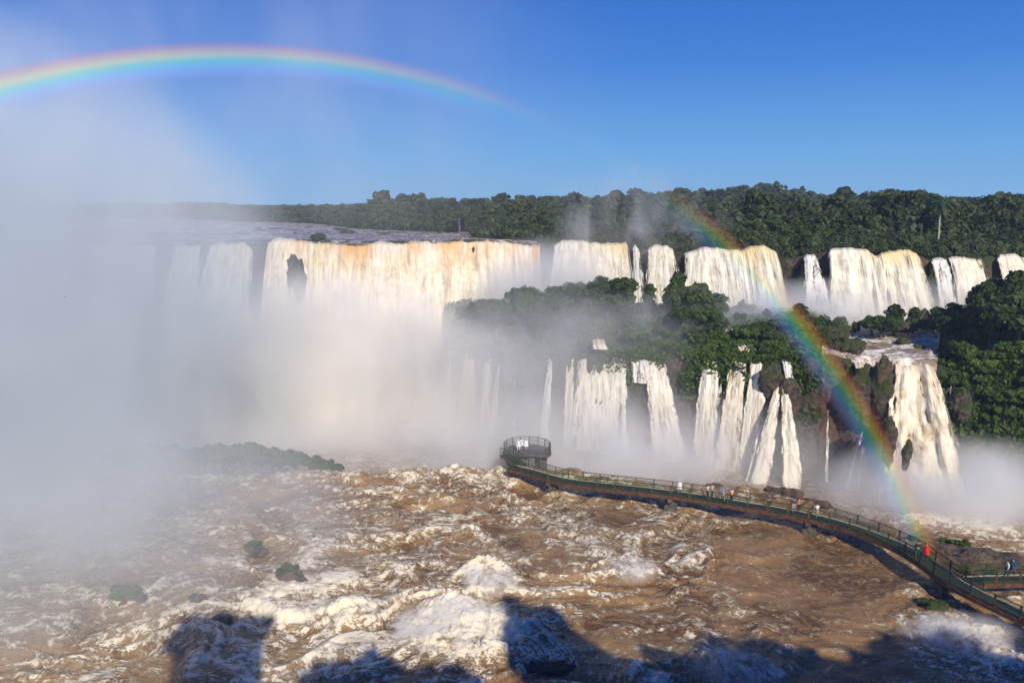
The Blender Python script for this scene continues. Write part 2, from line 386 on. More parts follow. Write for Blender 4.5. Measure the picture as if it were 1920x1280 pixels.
def sheet_polar(name, px0, px1, rfa, rfb, zoff, nr, nc, mat, foam0, zf=None, amp=.25):
    t0, t1 = theta(at_r(px0, 600, 100)), theta(at_r(px1, 600, 100)); T = np.linspace(t0, t1, nc)
    A = rfa(T); B = rfb(T); s = np.linspace(0, 1, nr)[:, None]; RR = A + (B - A) * s; TT = np.broadcast_to(T, RR.shape)
    if zf is None:
        Z = np.empty_like(RR)
        Rn, Zn = profile(T)
        for i in range(nc): Z[:, i] = np.interp(RR[:, i], Rn[:, i], Zn[:, i])
    else: Z = zf(TT, RR)
    X = RR * np.sin(TT); Y = RR * np.cos(TT)
    a = ridged(X * .1, Y * .22, 8.2, 5); c = fbm(X * .5, Y * .7, 1.2, 3)
    Z = Z + zoff + ((a - .62) * 1.1 + c * .2) * amp * 3
    foam = foam0 + (a - .62) * 1.1 + c * .12
    me = np_mesh(name, np.stack([X, Y, Z], -1).reshape(-1, 3), grid_faces(nr, nc), attrs={'foam': np.clip(foam, 0, 1.2).ravel()})
    return tag(link(name, me, mat), kind='structure')
sheet_polar('upper_river', -900, 1012, lambda t: r_up(t) + .7, lambda t: 0 * t + 420, .35, 260, 520, M['upper'], .36,
            zf=lambda t, r: z_up(t) * np.exp(-np.maximum(r - r_up(t), 0) / 20) + 30.7 * (1 - np.exp(-np.maximum(r - r_up(t), 0) / 20)) - .75 * np.exp(-np.maximum(r - r_up(t) - .7, 0) / 2.2), amp=.10)
sheet_polar('stream', 1545, 1765, lambda t: r_foot(t) + 1.6, lambda t: r_up(t) + .3, .75, 160, 200, M['upper'], .60, amp=.2)

# ------------------------------------------------------------------ waterfalls
def fall_mat(name, base, dark, tint, tint_len, cover=.5, streak=1.0):
    """cover: how solid the veil is; tint: brown of the lip that turns white on the way down"""
    b = NB(name)
    uv = b.attr('flow').outputs['Vector']       # (metres along the lip, metres fallen, 0)
    e = b.attr('edge').outputs['Fac']
    e = b.math('ADD', e, b.math('MULTIPLY', b.math('SUBTRACT', b.noise(b.vmath('MULTIPLY', uv, (.45, .13, 1)), 1.0, 4, .65), .52), 1.5 if cover < 1 else .3))
    sep = b.n('ShaderNodeSeparateXYZ'); b.set(sep.inputs[0], uv)
    w = b.vmath('SUBTRACT', b.noise(b.vmath('MULTIPLY', uv, (.35, .12, 1)), 1.0, 3, color=True), (.5, .5, .5))
    q = b.vmath('ADD', uv, b.vmath('MULTIPLY', w, (1.1, 2.5, 0)))
    n1 = b.noise(b.vmath('MULTIPLY', q, (.9 * streak, .085, 1)), 1.0, 4, .6)
    n2 = b.noise(b.vmath('MULTIPLY', q, (3.4 * streak, .33, 1)), 1.0, 5, .65)
    n3 = b.noise(b.vmath('MULTIPLY', q, (1.6, .75, 1)), 1.6, 6, .72)
    s = b.math('ADD', b.math('ADD', b.math('MULTIPLY', n1, .45), b.math('MULTIPLY', n2, .33)), b.math('MULTIPLY', n3, .22))
    col = b.mix(b.ramp(s, .38, .55), dark, base)
    tf = b.math('MULTIPLY', b.ramp(sep.outputs[1], 0, tint_len, 1, 0), b.ramp(b.noise(b.vmath('MULTIPLY', uv, (.13, .05, 1)), 1.0, 3), .40, .62, .08, 1))
    col = b.mix(tf, col, b.mix(n2, tint, tuple(min(1, c * 1.9) for c in tint)))
    al = b.ramp(b.math('ADD', b.math('MULTIPLY', b.math('SUBTRACT', s, .47), 9.0), b.math('ADD', b.math('MULTIPLY', e, 2.1), (cover - .62) * 4 - .55)), .2, .9)
    b.bsdf(col, .75, .15, normal=b.bump(b.math('ADD', n1, b.math('MULTIPLY', s, .8)), .8, .8), alpha=al); return b.m
M['fall_main'] = fall_mat('main_fall_water', (.92, .85, .69), (.66, .52, .33), (.55, .31, .11), 7, 1.1, .8)
M['fall_white'] = fall_mat('white_fall_water', (.91, .86, .72), (.50, .43, .31), (.62, .44, .22), 4, .62)
M['fall_thin'] = fall_mat('thin_fall_water', (.88, .85, .78), (.46, .43, .38), (.60, .52, .38), 1.5, .46, 1.4)
M['fall_cascade'] = fall_mat('cascade_water', (.89, .81, .64), (.44, .33, .20), (.44, .25, .10), 6, .60, .7)

def waterfall(label, pts_top, pts_bot, which, mat, out=1.2, group=None, zb=None, nv=70, dens=3.2, r_off=0.0, edge_w=.8, rough=.5, steps=0, start_r=None, cat='waterfall'):
    """pts_top: photograph (x, y) of the lip, pts_bot: (x) of where the water lands; real radius comes from the cliff"""
    n = len(pts_top); tx = np.array([p[0] for p in pts_top], float); ty = np.array([p[1] for p in pts_top], float); bx = np.array(pts_bot, float)
    pad = {'fall_white': 6, 'fall_cascade': 4, 'fall_thin': 2}.get(mat, 0) * (.4 if cat == 'cascade' or tx[-1] - tx[0] < 26 else 1)
    fx = lambda q, c, h: q + (q - c) / max(h, 1) * pad
    tx = fx(tx, (tx[0] + tx[-1]) / 2, (tx[-1] - tx[0]) / 2); bx = fx(bx, (bx[0] + bx[-1]) / 2, (bx[-1] - bx[0]) / 2)
    pts_top = [(x, y) for x, y in zip(tx, ty)]
    rf, lipoff = {'up': (r_up, -.4), 'low': (r_foot, 2.0)}[which]
    t0 = [theta(at_r(x, y, 100)) for x, y in pts_top]
    rtop = [float(rf(t)) + lipoff + .5 + r_off if start_r is None else start_r for t in t0]
    top = [at_r(x, y, r) for (x, y), r in zip(pts_top, rtop)]
    wdt = (top[-1] - top[0]).length
    nu = max(10, int(wdt * dens)); f = np.linspace(0, n - 1, nu)
    P0 = np.stack([np.interp(f, range(n), [p[k] for p in top]) for k in range(3)], -1)
    bt = np.interp(f, range(n), [theta(at_z(x, 880, 0)) for x in bx])
    tt = np.arctan2(P0[:, 0], P0[:, 1]); rt = np.hypot(P0[:, 0], P0[:, 1])
    if zb is None: zb = ZLOW - .6 if which == 'low' else None
    zbot = np.full(nu, zb) if zb is not None else np.array([ground_z(t, float(rf(t)) - 1) - .5 for t in tt])
    V = np.zeros((nv, nu, 3)); FL = np.zeros((nv, nu, 3)); ED = np.zeros((nv, nu))
    um = f / (n - 1) * wdt
    Lip = fbm(um * .22, px_seed(label), 0, 3); Lip2 = fbm(um * 1.3, px_seed(label), 5, 2); lipk = min(1.0, wdt / 5)
    cbt = bt.mean(); bt = bt + (bt - cbt) * .06
    for j in range(nv):
        v = j / (nv - 1)
        d = v ** 1.15
        z = P0[:, 2] + (zbot - P0[:, 2]) * d + .35 * (1 - v) * 0
        rbase = rt - max(lipoff, .6) * min(1, v * 3) * .8
        r = rbase - out * np.sqrt(d) * (1.0 + .18 * Lip)
        if steps:
            r = r - .5 * np.abs(np.sin(d * steps * math.pi + Lip * 1.5 + um * .25)) * 1.0
        t = tt + (bt - tt) * (d ** .8)
        fall = (P0[:, 2] - z)
        dis = (fbm(um * 1.0, fall * .09 + px_seed(label), 0, 4) * .55 + fbm(um * 2.6, fall * .35, 3.3, 3) * .25) * rough * min(1, v * 6 + .15) * 1.6
        r = r - dis
        if j < 3:   # water sliding over the lip from behind
            r = r + [2.6, 1.2, .4][j] * (1.0 if which == 'up' else .6)
        V[j, :, 0] = r * np.sin(t); V[j, :, 1] = r * np.cos(t); V[j, :, 2] = z + (Lip * .38 + Lip2 * .22) * (1 - v) * lipk
        FL[j, :, 0] = um; FL[j, :, 1] = fall
        ed = np.minimum(um, wdt - um) / max(.05, edge_w * .8, min(wdt * .25, 2.2))
        ED[j] = np.clip(ed, 0, 1)
    me = np_mesh('waterfall', V.reshape(-1, 3), grid_faces(nv, nu)[:, ::-1], attrs={'flow': FL.reshape(-1, 3), 'edge': ED.ravel()})
    o = link('waterfall', me, M[mat]); tag(o, label, cat, group); return o
def px_seed(s): return (sum(ord(c) for c in s) % 97) * .37

GU, GL = 'waterfalls of the upper row', 'waterfalls dropping off the island cliff'
# main curtain and its misty neighbours on the left
waterfall('vast cream and tan curtain of the largest waterfall, brown at its lip', [(572, 452), (600, 453), (650, 458), (700, 457), (760, 454), (820, 452), (900, 450), (960, 456), (1000, 459), (1012, 462)],
          [590, 615, 660, 705, 765, 825, 900, 958, 998, 1010], 'up', 'fall_main', out=2.2, group=GU, zb=ZLOW - .5, nv=110, dens=3.0, rough=1.1)
waterfall('cream waterfall left of the dark wet rock notch beside the big curtain', [(503, 453), (520, 448), (545, 448), (575, 453)], [487, 508, 545, 590], 'up', 'fall_main', out=2.6, group=GU, zb=ZLOW - .5, nv=100, rough=1.1)
waterfall('pale waterfall dim in the mist, left of the dark gap in the cliff', [(390, 462), (420, 455), (455, 455), (472, 470)], [355, 385, 440, 480], 'up', 'fall_white', out=3.0, group=GU, zb=ZLOW - .5, nv=90, rough=1.1)
waterfall('slanting grey waterfall half lost in the thick mist', [(328, 462), (350, 458), (385, 460)], [300, 325, 350], 'up', 'fall_white', out=3.0, group=GU, zb=ZLOW - .5, nv=90, rough=1.1)
waterfall('faintest curtain of falling water at the left, almost hidden by mist', [(120, 460), (200, 458), (300, 460)], [110, 190, 290], 'up', 'fall_white', out=3.0, group=GU, zb=ZLOW - .5, nv=90, rough=1.1)
waterfall('broad white waterfall with rising spray just right of the big curtain', [(1040, 466), (1055, 452), (1090, 450), (1130, 456), (1168, 457), (1172, 462)], [1028, 1050, 1090, 1132, 1172, 1178], 'up', 'fall_white', group=GU, out=1.8)
waterfall('thin white ribbon waterfall with a spike top between two wider falls', [(1182, 472), (1190, 459), (1203, 476)], [1178, 1190, 1208], 'up', 'fall_thin', group=GU)
waterfall('white waterfall under a tan step, left of the reddish niche', [(1212, 474), (1228, 461), (1245, 460), (1262, 474)], [1204, 1224, 1246, 1264], 'up', 'fall_white', group=GU, out=1.5)
waterfall('wide white waterfall crossed at its right end by the rainbow', [(1280, 480), (1300, 472), (1330, 463), (1360, 466), (1385, 470), (1400, 463), (1430, 461), (1448, 472), (1454, 484)], [1272, 1296, 1328, 1360, 1386, 1404, 1432, 1450, 1456], 'up', 'fall_white', group=GU, out=1.8)
waterfall('narrow grey-white bell-shaped waterfall beside the red rock wall', [(1502, 490), (1511, 479), (1525, 478), (1534, 492)], [1487, 1503, 1528, 1545], 'up', 'fall_thin', group=GU, out=2)
waterfall('widest bright cream waterfall of the right side with two rounded humps', [(1553, 482), (1562, 466), (1600, 463), (1625, 468), (1640, 481), (1655, 474), (1685, 467), (1710, 474), (1722, 488)], [1546, 1558, 1598, 1622, 1640, 1656, 1688, 1714, 1724], 'up', 'fall_white', group=GU, out=2.0, rough=.9)
waterfall('greyish broken veil of water right of the double-humped fall', [(1742, 496), (1750, 486), (1765, 486), (1778, 492)], [1737, 1748, 1764, 1778], 'up', 'fall_thin', group=GU)
waterfall('bright block of falling water left of the wooded bank', [(1778, 488), (1790, 483), (1815, 483), (1836, 485)], [1776, 1790, 1815, 1838], 'up', 'fall_white', group=GU)
waterfall('small white waterfall just above the dark trees at the right edge', [(1868, 492), (1880, 480), (1900, 480), (1918, 488)], [1860, 1876, 1902, 1922], 'up', 'fall_white', group=GU)
waterfall('thin white strands running down the dark notch in the big falls', [(547, 486), (556, 480), (564, 486)], [548, 557, 566], 'up', 'fall_thin', group=GU, zb=12, r_off=-3.6, dens=6)
# lower row
waterfall('thinnest misty trickle at the left end of the island cliff', [(838, 655), (848, 655)], [836, 848], 'low', 'fall_thin', group=GL, edge_w=.5)
waterfall('slender white fall with a pointed top near the left end of the island', [(868, 652), (880, 652), (888, 662)], [858, 876, 900], 'low', 'fall_white', group=GL, edge_w=.35, out=1.8)
waterfall('white fall leaning left beside the pointed slender one', [(904, 657), (918, 656), (926, 660)], [894, 908, 922], 'low', 'fall_thin', group=GL, edge_w=.35, out=1.8)
waterfall('faint narrow fall leaning left, third bright one from the island tip', [(933, 660), (943, 659)], [914, 930], 'low', 'fall_thin', group=GL, edge_w=.4)
waterfall('barely visible trickle on the mossy cliff behind the viewing platform', [(962, 668), (970, 668)], [958, 968], 'low', 'fall_thin', group=GL, edge_w=.8)
waterfall('lone narrow misty fall left of the large white group', [(1024, 670), (1038, 668)], [1010, 1032], 'low', 'fall_thin', group=GL, edge_w=.45)
waterfall('narrow strand at the left side of the large white group', [(1062, 668), (1075, 668)], [1057, 1072], 'low', 'fall_white', group=GL, edge_w=.3)
waterfall('largest white and cream fall of the island cliff, above the walkway', [(1078, 668), (1100, 666), (1110, 670), (1125, 664), (1150, 664), (1178, 668)], [1068, 1092, 1106, 1124, 1150, 1178], 'low', 'fall_white', group=GL, edge_w=.3, out=1.8)
waterfall('short white ledge of water over the dark rounded rock', [(1177, 668), (1190, 672), (1205, 670), (1222, 672)], [1177, 1190, 1206, 1224], 'low', 'fall_thin', group=GL, edge_w=.5, zb=9.5, nv=40, dens=8)
waterfall('cream fall sweeping to the right past the dark rounded rock', [(1203, 670), (1222, 670), (1240, 672)], [1232, 1258, 1285], 'low', 'fall_white', group=GL, edge_w=.3, out=3.6)
waterfall('grey-white straight fall right of the dark hollow', [(1314, 672), (1330, 670), (1346, 672)], [1303, 1324, 1346], 'low', 'fall_white', group=GL, edge_w=.3, out=1.8)
waterfall('fall with a tan streak, second from the left of the right-hand trio', [(1366, 674), (1385, 673), (1398, 675)], [1340, 1366, 1388], 'low', 'fall_cascade', group=GL, edge_w=.3, out=2.2)
waterfall('spreading fall with a ragged right edge below the mossy knob', [(1408, 677), (1422, 676), (1440, 682)], [1388, 1404, 1424], 'low', 'fall_white', group=GL, edge_w=.3, out=2.2)
waterfall('small white upper step that feeds the forked cascade', [(1458, 670), (1472, 668), (1487, 678)], [1466, 1474, 1490], 'low', 'fall_thin', group=GL, edge_w=.2, zb=10.5, nv=36, out=1.5)
waterfall('left arm of the forked white cascade over dark rock', [(1452, 722), (1460, 714), (1467, 722)], [1408, 1426, 1446], 'low', 'fall_white', group=GL, edge_w=.6, out=4.2, r_off=-2.0, dens=12)
waterfall('right arm of the forked white cascade over dark rock', [(1461, 716), (1468, 712), (1476, 722)], [1472, 1490, 1514], 'low', 'fall_white', group=GL, edge_w=.6, out=4.6, r_off=-2.0, dens=12)
waterfall('faint inner strand between the arms of the forked cascade', [(1444, 735), (1450, 733)], [1395, 1412], 'low', 'fall_thin', group=GL, edge_w=.3, out=3.5, r_off=-1.6, dens=12)
waterfall('hair-thin trickle on the dark cliff inside the rainbow', [(1550, 760), (1555, 760)], [1548, 1556], 'low', 'fall_thin', group=GL, edge_w=.2, r_off=-.9, dens=10)
waterfall('left strand of the forked trickle on the dark cliff', [(1621, 795), (1625, 795)], [1584, 1594], 'low', 'fall_thin', group=GL, edge_w=.15, r_off=-1.2, out=2, dens=12)
waterfall('right strand of the forked trickle on the dark cliff', [(1618, 815), (1623, 815)], [1609, 1615], 'low', 'fall_thin', group=GL, edge_w=.15, r_off=-1.3, dens=12)
waterfall('short cream fall spilling beside the mossy rock pillars', [(1597, 680), (1612, 675), (1632, 676), (1645, 682)], [1594, 1610, 1634, 1652], 'low', 'fall_cascade', group=GL, edge_w=.2, zb=13.0, nv=30)
waterfall('large stepped cream cascade plunging at the right beside the wooded bank', [(1662, 678), (1690, 683), (1715, 684), (1740, 684), (1748, 690)], [1655, 1694, 1755, 1806, 1840], 'low', 'fall_cascade', group=GL, edge_w=.4, out=6.5, steps=3, nv=110, dens=5, rough=1.3)
waterfall('small white trickle zigzagging down the wooded bank', [(1781, 722), (1786, 722)], [1764, 1772], 'low', 'fall_thin', edge_w=.15, zb=10.5, r_off=-1.5, nv=30, dens=12)
waterfall('second tiny trickle on the mossy rock of the wooded bank', [(1800, 738), (1804, 738)], [1792, 1797], 'low', 'fall_thin', edge_w=.15, zb=8, r_off=-1.5, nv=30, dens=12)
# small cascades between the bushes of the island
for lab, px, py, w, r, h in [('little cream cascade in the middle of the island bushes', 1148, 598, 26, 137, 2.2), ('foaming pool below the little cream cascade', 1120, 640, 26, 124, .8),
                       ('white step of water among bushes near the tallest island tree', 1222, 585, 34, 139, .9), ('splash of white water between shrubs above the straight fall', 1395, 645, 36, 119, 1.4),
                       ('tilted white rapid by the dark stump tree', 1363, 612, 22, 126, 1.2), ('white rapid beside the misty shrub under the rainbow', 1418, 592, 34, 130, 1.5), ('narrow white chute through the shrubs left of the rainbow', 1478, 626, 18, 121, 1.6)]:
    r = yr(px, r + 5); tp = at_r(px, py, r)
    waterfall(lab, [(px - w / 2, py + 1), (px, py - 2), (px + w / 2, py)], [px - w * .7, px, px + w * .6], 'low', 'fall_cascade', zb=tp.z - h, start_r=r, out=1.4, nv=24, edge_w=.9, dens=9, cat='cascade')

# ------------------------------------------------------------------ vegetation
def leaf_cloud(n, lobes, size, rs, flat=.0):
    """leaf-sized quads spread through the outer part of a set of ellipsoid lobes (x,y,z,rx,ry,rz)"""
    L = np.array(lobes, float); wgt = L[:, 3] * L[:, 4] * L[:, 5]; wgt = wgt ** .7; wgt /= wgt.sum()
    k = rs.choice(len(L), n, p=wgt)
    d = rs.randn(n, 3); d /= np.linalg.norm(d, axis=1)[:, None]; d[:, 2] = np.where(d[:, 2] < -.35, -d[:, 2], d[:, 2])
    rad = (.62 + .42 * rs.rand(n) ** .6)[:, None]
    C = L[k, :3] + d * L[k, 3:] * rad
    C += (noise3(C[:, 0] * 1.1, C[:, 1] * 1.1, C[:, 2] * 1.1) * .45 * L[k, 3].clip(.3, 1.2))[:, None] * d
    nrm = d + rs.randn(n, 3) * .55; nrm /= np.linalg.norm(nrm, axis=1)[:, None]
    a = np.cross(nrm, rs.randn(n, 3)); a /= np.linalg.norm(a, axis=1)[:, None]; b = np.cross(nrm, a)
    s = (size * (.6 + .8 * rs.rand(n)))[:, None]
    V = np.stack([C - a * s * .5 - b * s * .35, C + a * s * .5 - b * s * .25 + nrm * s * .12, C + a * s * .45 + b * s * .35, C - a * s * .4 + b * s * .3 + nrm * s * .1], 1)
    return V.reshape(-1, 3)
def quads(V): return np.arange(len(V), dtype=np.int32).reshape(-1, 4)
def tube(path, rads, k=6):
    path = [Vector(p) for p in path]; V = []; Fc = []
    for i, p in enumerate(path):
        t = (path[min(i + 1, len(path) - 1)] - path[max(i - 1, 0)]).normalized()
        a = t.cross(Vector((.3, 1, .2))).normalized(); b = t.cross(a)
        for j in range(k):
            an = 2 * math.pi * j / k; V.append(p + (a * math.cos(an) + b * math.sin(an)) * rads[i])
    for i in range(len(path) - 1):
        for j in range(k): Fc.append((i * k + j, i * k + (j + 1) % k, (i + 1) * k + (j + 1) % k, (i + 1) * k + j))
    return [tuple(v) for v in V], Fc
def merge(parts):
    V = []; Fc = []
    for v, f in parts:
        o = len(V); V += list(v); Fc += [tuple(i + o for i in q) for q in f]
    return V, Fc

def crown_lobes(rs, w, h, z0, n, kind):
    L = []
    for i in range(n):
        a = rs.rand() * 2 * math.pi; q = math.sqrt(rs.rand()) * w * .62
        if kind == 'umbrella': z = z0 + h * (.55 + .3 * rs.rand()); rz = h * .2; rx = w * (.25 + .2 * rs.rand())
        elif kind == 'dome': z = z0 + h * (.25 + .6 * rs.rand() * (1 - .55 * (q / w) ** 1.0)); rx = w * (.15 + .20 * rs.rand() ** 1.3); rz = rx * .8
        else: z = z0 + h * (.1 + .8 * rs.rand()); q *= .75; rx = w * (.17 + .2 * rs.rand()); rz = rx * 1.0
        L.append((q * math.cos(a), q * math.sin(a), z, rx, rx, rz))
    return L
PROTO = {}
def make_tree(key, name, w, h, trunk_h, n_lobes, n_leaf, size, kind, mat='leaf', bark='bark', seed=1):
    rs = np.random.RandomState(seed); lb = crown_lobes(rs, w, h, trunk_h, n_lobes, kind)
    V = leaf_cloud(n_leaf, lb, size, rs); crown = np_mesh('crown', V, quads(V), smooth=False); crown.materials.append(M[mat])
    tr = .035 * (h + trunk_h) + .03; top = trunk_h + h * .55
    parts = [tube([(0, 0, -.8), (tr * .6, 0, trunk_h * .5), (-tr * .4, tr * .5, trunk_h), (0, 0, top)], [tr * 1.25, tr, tr * .8, tr * .3], 7)]
    for l in lb[:5]:
        parts.append(tube([(0, 0, trunk_h * .85), (l[0] * .5, l[1] * .5, (trunk_h + l[2]) * .5 + .1), (l[0] * .95, l[1] * .95, l[2])], [tr * .55, tr * .35, tr * .12], 5))
    v, f = merge(parts); trunk = np_mesh('trunk', v, f); trunk.materials.append(M[bark])
    PROTO[key] = (name, crown, trunk)
make_tree('oak', 'jungle_tree', 3.2, 3.6, 2.4, 20, 3000, .42, 'dome', seed=1)
make_tree('dense', 'jungle_tree', 2.6, 5.0, 1.6, 22, 3200, .40, 'tall', seed=2)
make_tree('wide', 'jungle_tree', 4.2, 3.2, 2.6, 24, 3200, .46, 'dome', seed=3)
make_tree('umbrella', 'jungle_tree', 3.6, 2.6, 5.2, 9, 2200, .42, 'umbrella', seed=4)
make_tree('bright', 'jungle_tree', 3.0, 3.8, 1.8, 20, 3200, .40, 'dome', 'leaf_bright', seed=5)
make_tree('shrub', 'shrub', 1.7, 1.9, .35, 14, 1700, .30, 'dome', seed=6)
make_tree('shrub_b', 'shrub', 1.3, 2.4, .3, 14, 1700, .28, 'tall', seed=7)
make_tree('shrub_c', 'shrub', 2.2, 1.6, .3, 16, 1900, .32, 'dome', 'leaf_bright', seed=8)
def make_palm():
    rs = np.random.RandomState(5); V = []; Fc = []
    for i in range(15):
        a = i * 2.4; el = .9 - .09 * i; L = 2.1
        for s in range(7):
            for sg in (-1, 1):
                t0 = s / 7; t1 = (s + .9) / 7
                def pt(t, off):
                    r = L * t * math.cos(el - t * .5); z = L * t * math.sin(el) - 1.5 * t * t
                    return (r * math.cos(a) - off * math.sin(a) * sg, r * math.sin(a) + off * math.cos(a) * sg, 7.2 + z - off * .5)
                o = len(V); wd = .38 * math.sin(math.pi * (.15 + .8 * t0)); V += [pt(t0, .0), pt(t1, 0), pt(min(1, t1 + .12), wd), pt(t0 + .1, wd)]; Fc.append((o, o + 1, o + 2, o + 3))
    cr = np_mesh('fronds', V, Fc, False); cr.materials.append(M['leaf'])
    v, f = tube([(0, 0, -1), (.15, 0, 3), (.05, .1, 5.5), (0, 0, 7.3)], [.17, .14, .12, .10], 7); tr = np_mesh('trunk', v, f); tr.materials.append(M['pale_bark'])
    PROTO['palm'] = ('palm_tree', cr, tr)
make_palm()
CNT = {'n': 0}
def plant(key, p, s, label, cat, group=None, sz=1.0, rz=None, dz=0):
    name, crown, trunk = PROTO[key]
    o = empty(name, (p[0], p[1], p[2] + dz), random.random() * 6.28 if rz is None else rz); o.scale = (s, s, s * sz)
    a = link('crown' if name != 'palm_tree' else 'fronds', crown, None, o); b = link('trunk', trunk, None, o)
    tag(o, label, cat, group); CNT['n'] += 1; return o
def ground_at(px, r, dz=0):
    p = at_r(px, 600, r); return (p.x, p.y, ground_z(theta(p), r) + dz)
def z_fit(px, py_top, y):   # height of a plant whose top shows at py_top
    r = yr(px, y); g = ground_at(px, r); return g, at_r(px, py_top, r).z - g[2]
NAT = {'oak': 6.3, 'dense': 6.9, 'wide': 6.0, 'umbrella': 7.9, 'bright': 5.9, 'shrub': 2.45, 'shrub_b': 2.9, 'shrub_c': 2.1, 'palm': 7.6}

# wooded island: crowns whose tops follow the photograph's outline
GI = 'trees and bushes of the island between the two rows of falls'
isl = [  # (px, top row, r, kind, label)
 (905, 556, 131, 'wide', 'broad misty tree at the left end of the island treetops'), (950, 556, 135, 'oak', None), (1003, 532, 138, 'wide', 'tallest rounded misty tree of the left half of the island'),
 (1040, 536, 139, 'oak', None), (1085, 525, 140, 'wide', None), (1120, 518, 141, 'oak', None), (1155, 514, 141, 'wide', 'flat-topped tree highest in the middle of the island'), (1178, 540, 138, 'dense', None),
 (1216, 534, 137, 'dense', 'single narrow tree in the gap left of the tallest island tree'), (1272, 512, 133, 'dense', 'tallest dark tree on the island, right of the middle'), (1300, 520, 133, 'oak', None), (1330, 545, 131, 'wide', 'rounded tree sloping down at the right end of the tall island trees'),
 (1348, 560, 129, 'oak', None), (1250, 560, 131, 'dense', None), (870, 618, 126, 'shrub', 'low round bush on the left shoulder of the island'), (850, 632, 125, 'shrub_c', None), (890, 600, 127, 'oak', None),
 (1390, 558, 131, 'shrub_b', 'misty pale tree standing alone behind the dark stump tree'), (1404, 566, 131, 'shrub', None), (1438, 575, 127, 'shrub_b', 'small dark mushroom-shaped tree near the rainbow'),
 (1262, 530, 131, 'dense', None), (1290, 535, 130, 'wide', None), (1312, 548, 129, 'oak', None), (1282, 560, 127, 'oak', None), (1320, 575, 126, 'wide', None), (1180, 572, 134, 'wide', None), (1060, 545, 136, 'oak', None), (975, 548, 136, 'oak', None), (930, 575, 133, 'wide', None), (1020, 575, 133, 'wide', None), (1100, 560, 135, 'oak', None), (1140, 548, 136, 'wide', None), (905, 590, 131, 'oak', None), (960, 600, 130, 'oak', None), (1345, 590, 126, 'oak', None),
 (1500, 570, 124, 'dense', 'olive tree with bare twigs under the rainbow'), (1525, 590, 122, 'oak', None), (1470, 598, 122, 'wide', None), (1545, 605, 120, 'shrub', None)]
for px, py, r, k, lab in isl:
    fy = float(r_foot(theta(at_r(px, 600, 100)))) / yr(px, 1)
    g, h = z_fit(px, py, max(r + 4, fy + 4.5)); h = max(h, 2.0); s = h / NAT[k]
    sz = 1.0
    if s < .8: sz = s / .8; s = .8
    plant(k, g, s, lab or 'dark green jungle tree among the island treetops', 'tree' if not k.startswith('shrub') else 'shrub', GI, sz)
rs = np.random.RandomState(3)
n = 0
NOGO = [(1148, 598, 30, 20), (1120, 640, 26, 12), (1222, 583, 22, 10), (1398, 650, 30, 14), (1363, 612, 18, 10), (1418, 592, 22, 12), (1478, 626, 18, 14)]
while n < 92:
    px = rs.uniform(845, 1560); t = theta(at_r(px, 600, 100)); r = rs.uniform(float(r_foot(t)) + 3.2, min(float(r_up(t)) - 10, yr(px, 142 if px < 1400 else 127)))
    g = ground_at(px, r); gd = Vector(g)
    dep = (gd - Vector((0, 0, CAMZ))); yy = 640 + F * (-(dep.z * CP + dep.y * SP)) / (dep.y * CP - dep.z * SP)
    if any(abs(px - a) < w and -6 < yy - b < h + 24 for a, b, w, h in NOGO): continue
    k = rs.choice(['shrub', 'shrub_b', 'shrub_c', 'shrub']); s = rs.uniform(.8, 1.35)
    if r - float(r_foot(t)) < 6: s *= .62
    lab = ('leafy green bush on the misty left half of the island' if px < 1060 else 'leafy green bush in the middle of the island above the white falls' if px < 1300 else 'leafy green bush on the right part of the island near the rainbow')
    plant(k, g, s, lab, 'shrub', 'bushes covering the island: ' + ('left' if px < 1060 else 'middle' if px < 1300 else 'right')); n += 1
# dark shrubs on rocks in front of the right-hand upper falls
GR = 'dark rounded trees standing in the rapids below the upper falls'
for px, py, r, s, k, lab in [(1637, 585, 122, .9, 'oak', 'left half of the dark clump of trees in the rapids'), (1678, 573, 122, 1.0, 'dense', 'tallest dark tree of the clump standing in the rapids'), (1655, 590, 119, .8, 'wide', 'low dark tree at the front of the clump in the rapids'),
      (1714, 578, 123, .75, 'dense', 'blocky misty tree between the dark clump and the wooded bank'), (1752, 577, 123, .85, 'dense', 'grey-green tree touching the wooded bank by the rapids'), (1606, 597, 123, .5, 'shrub', 'small dark bush left of the clump in the rapids'),
      (1575, 588, 125, .8, 'shrub', 'misty low bush row at the foot of the double-humped fall'), (1550, 586, 126, .8, 'shrub_b', 'misty bush beside the reddish cliff foot')]:
    g, h = z_fit(px, py, r + 4); plant(k, g, s, lab, 'tree', GR, max(.4, h / NAT[k] / s))
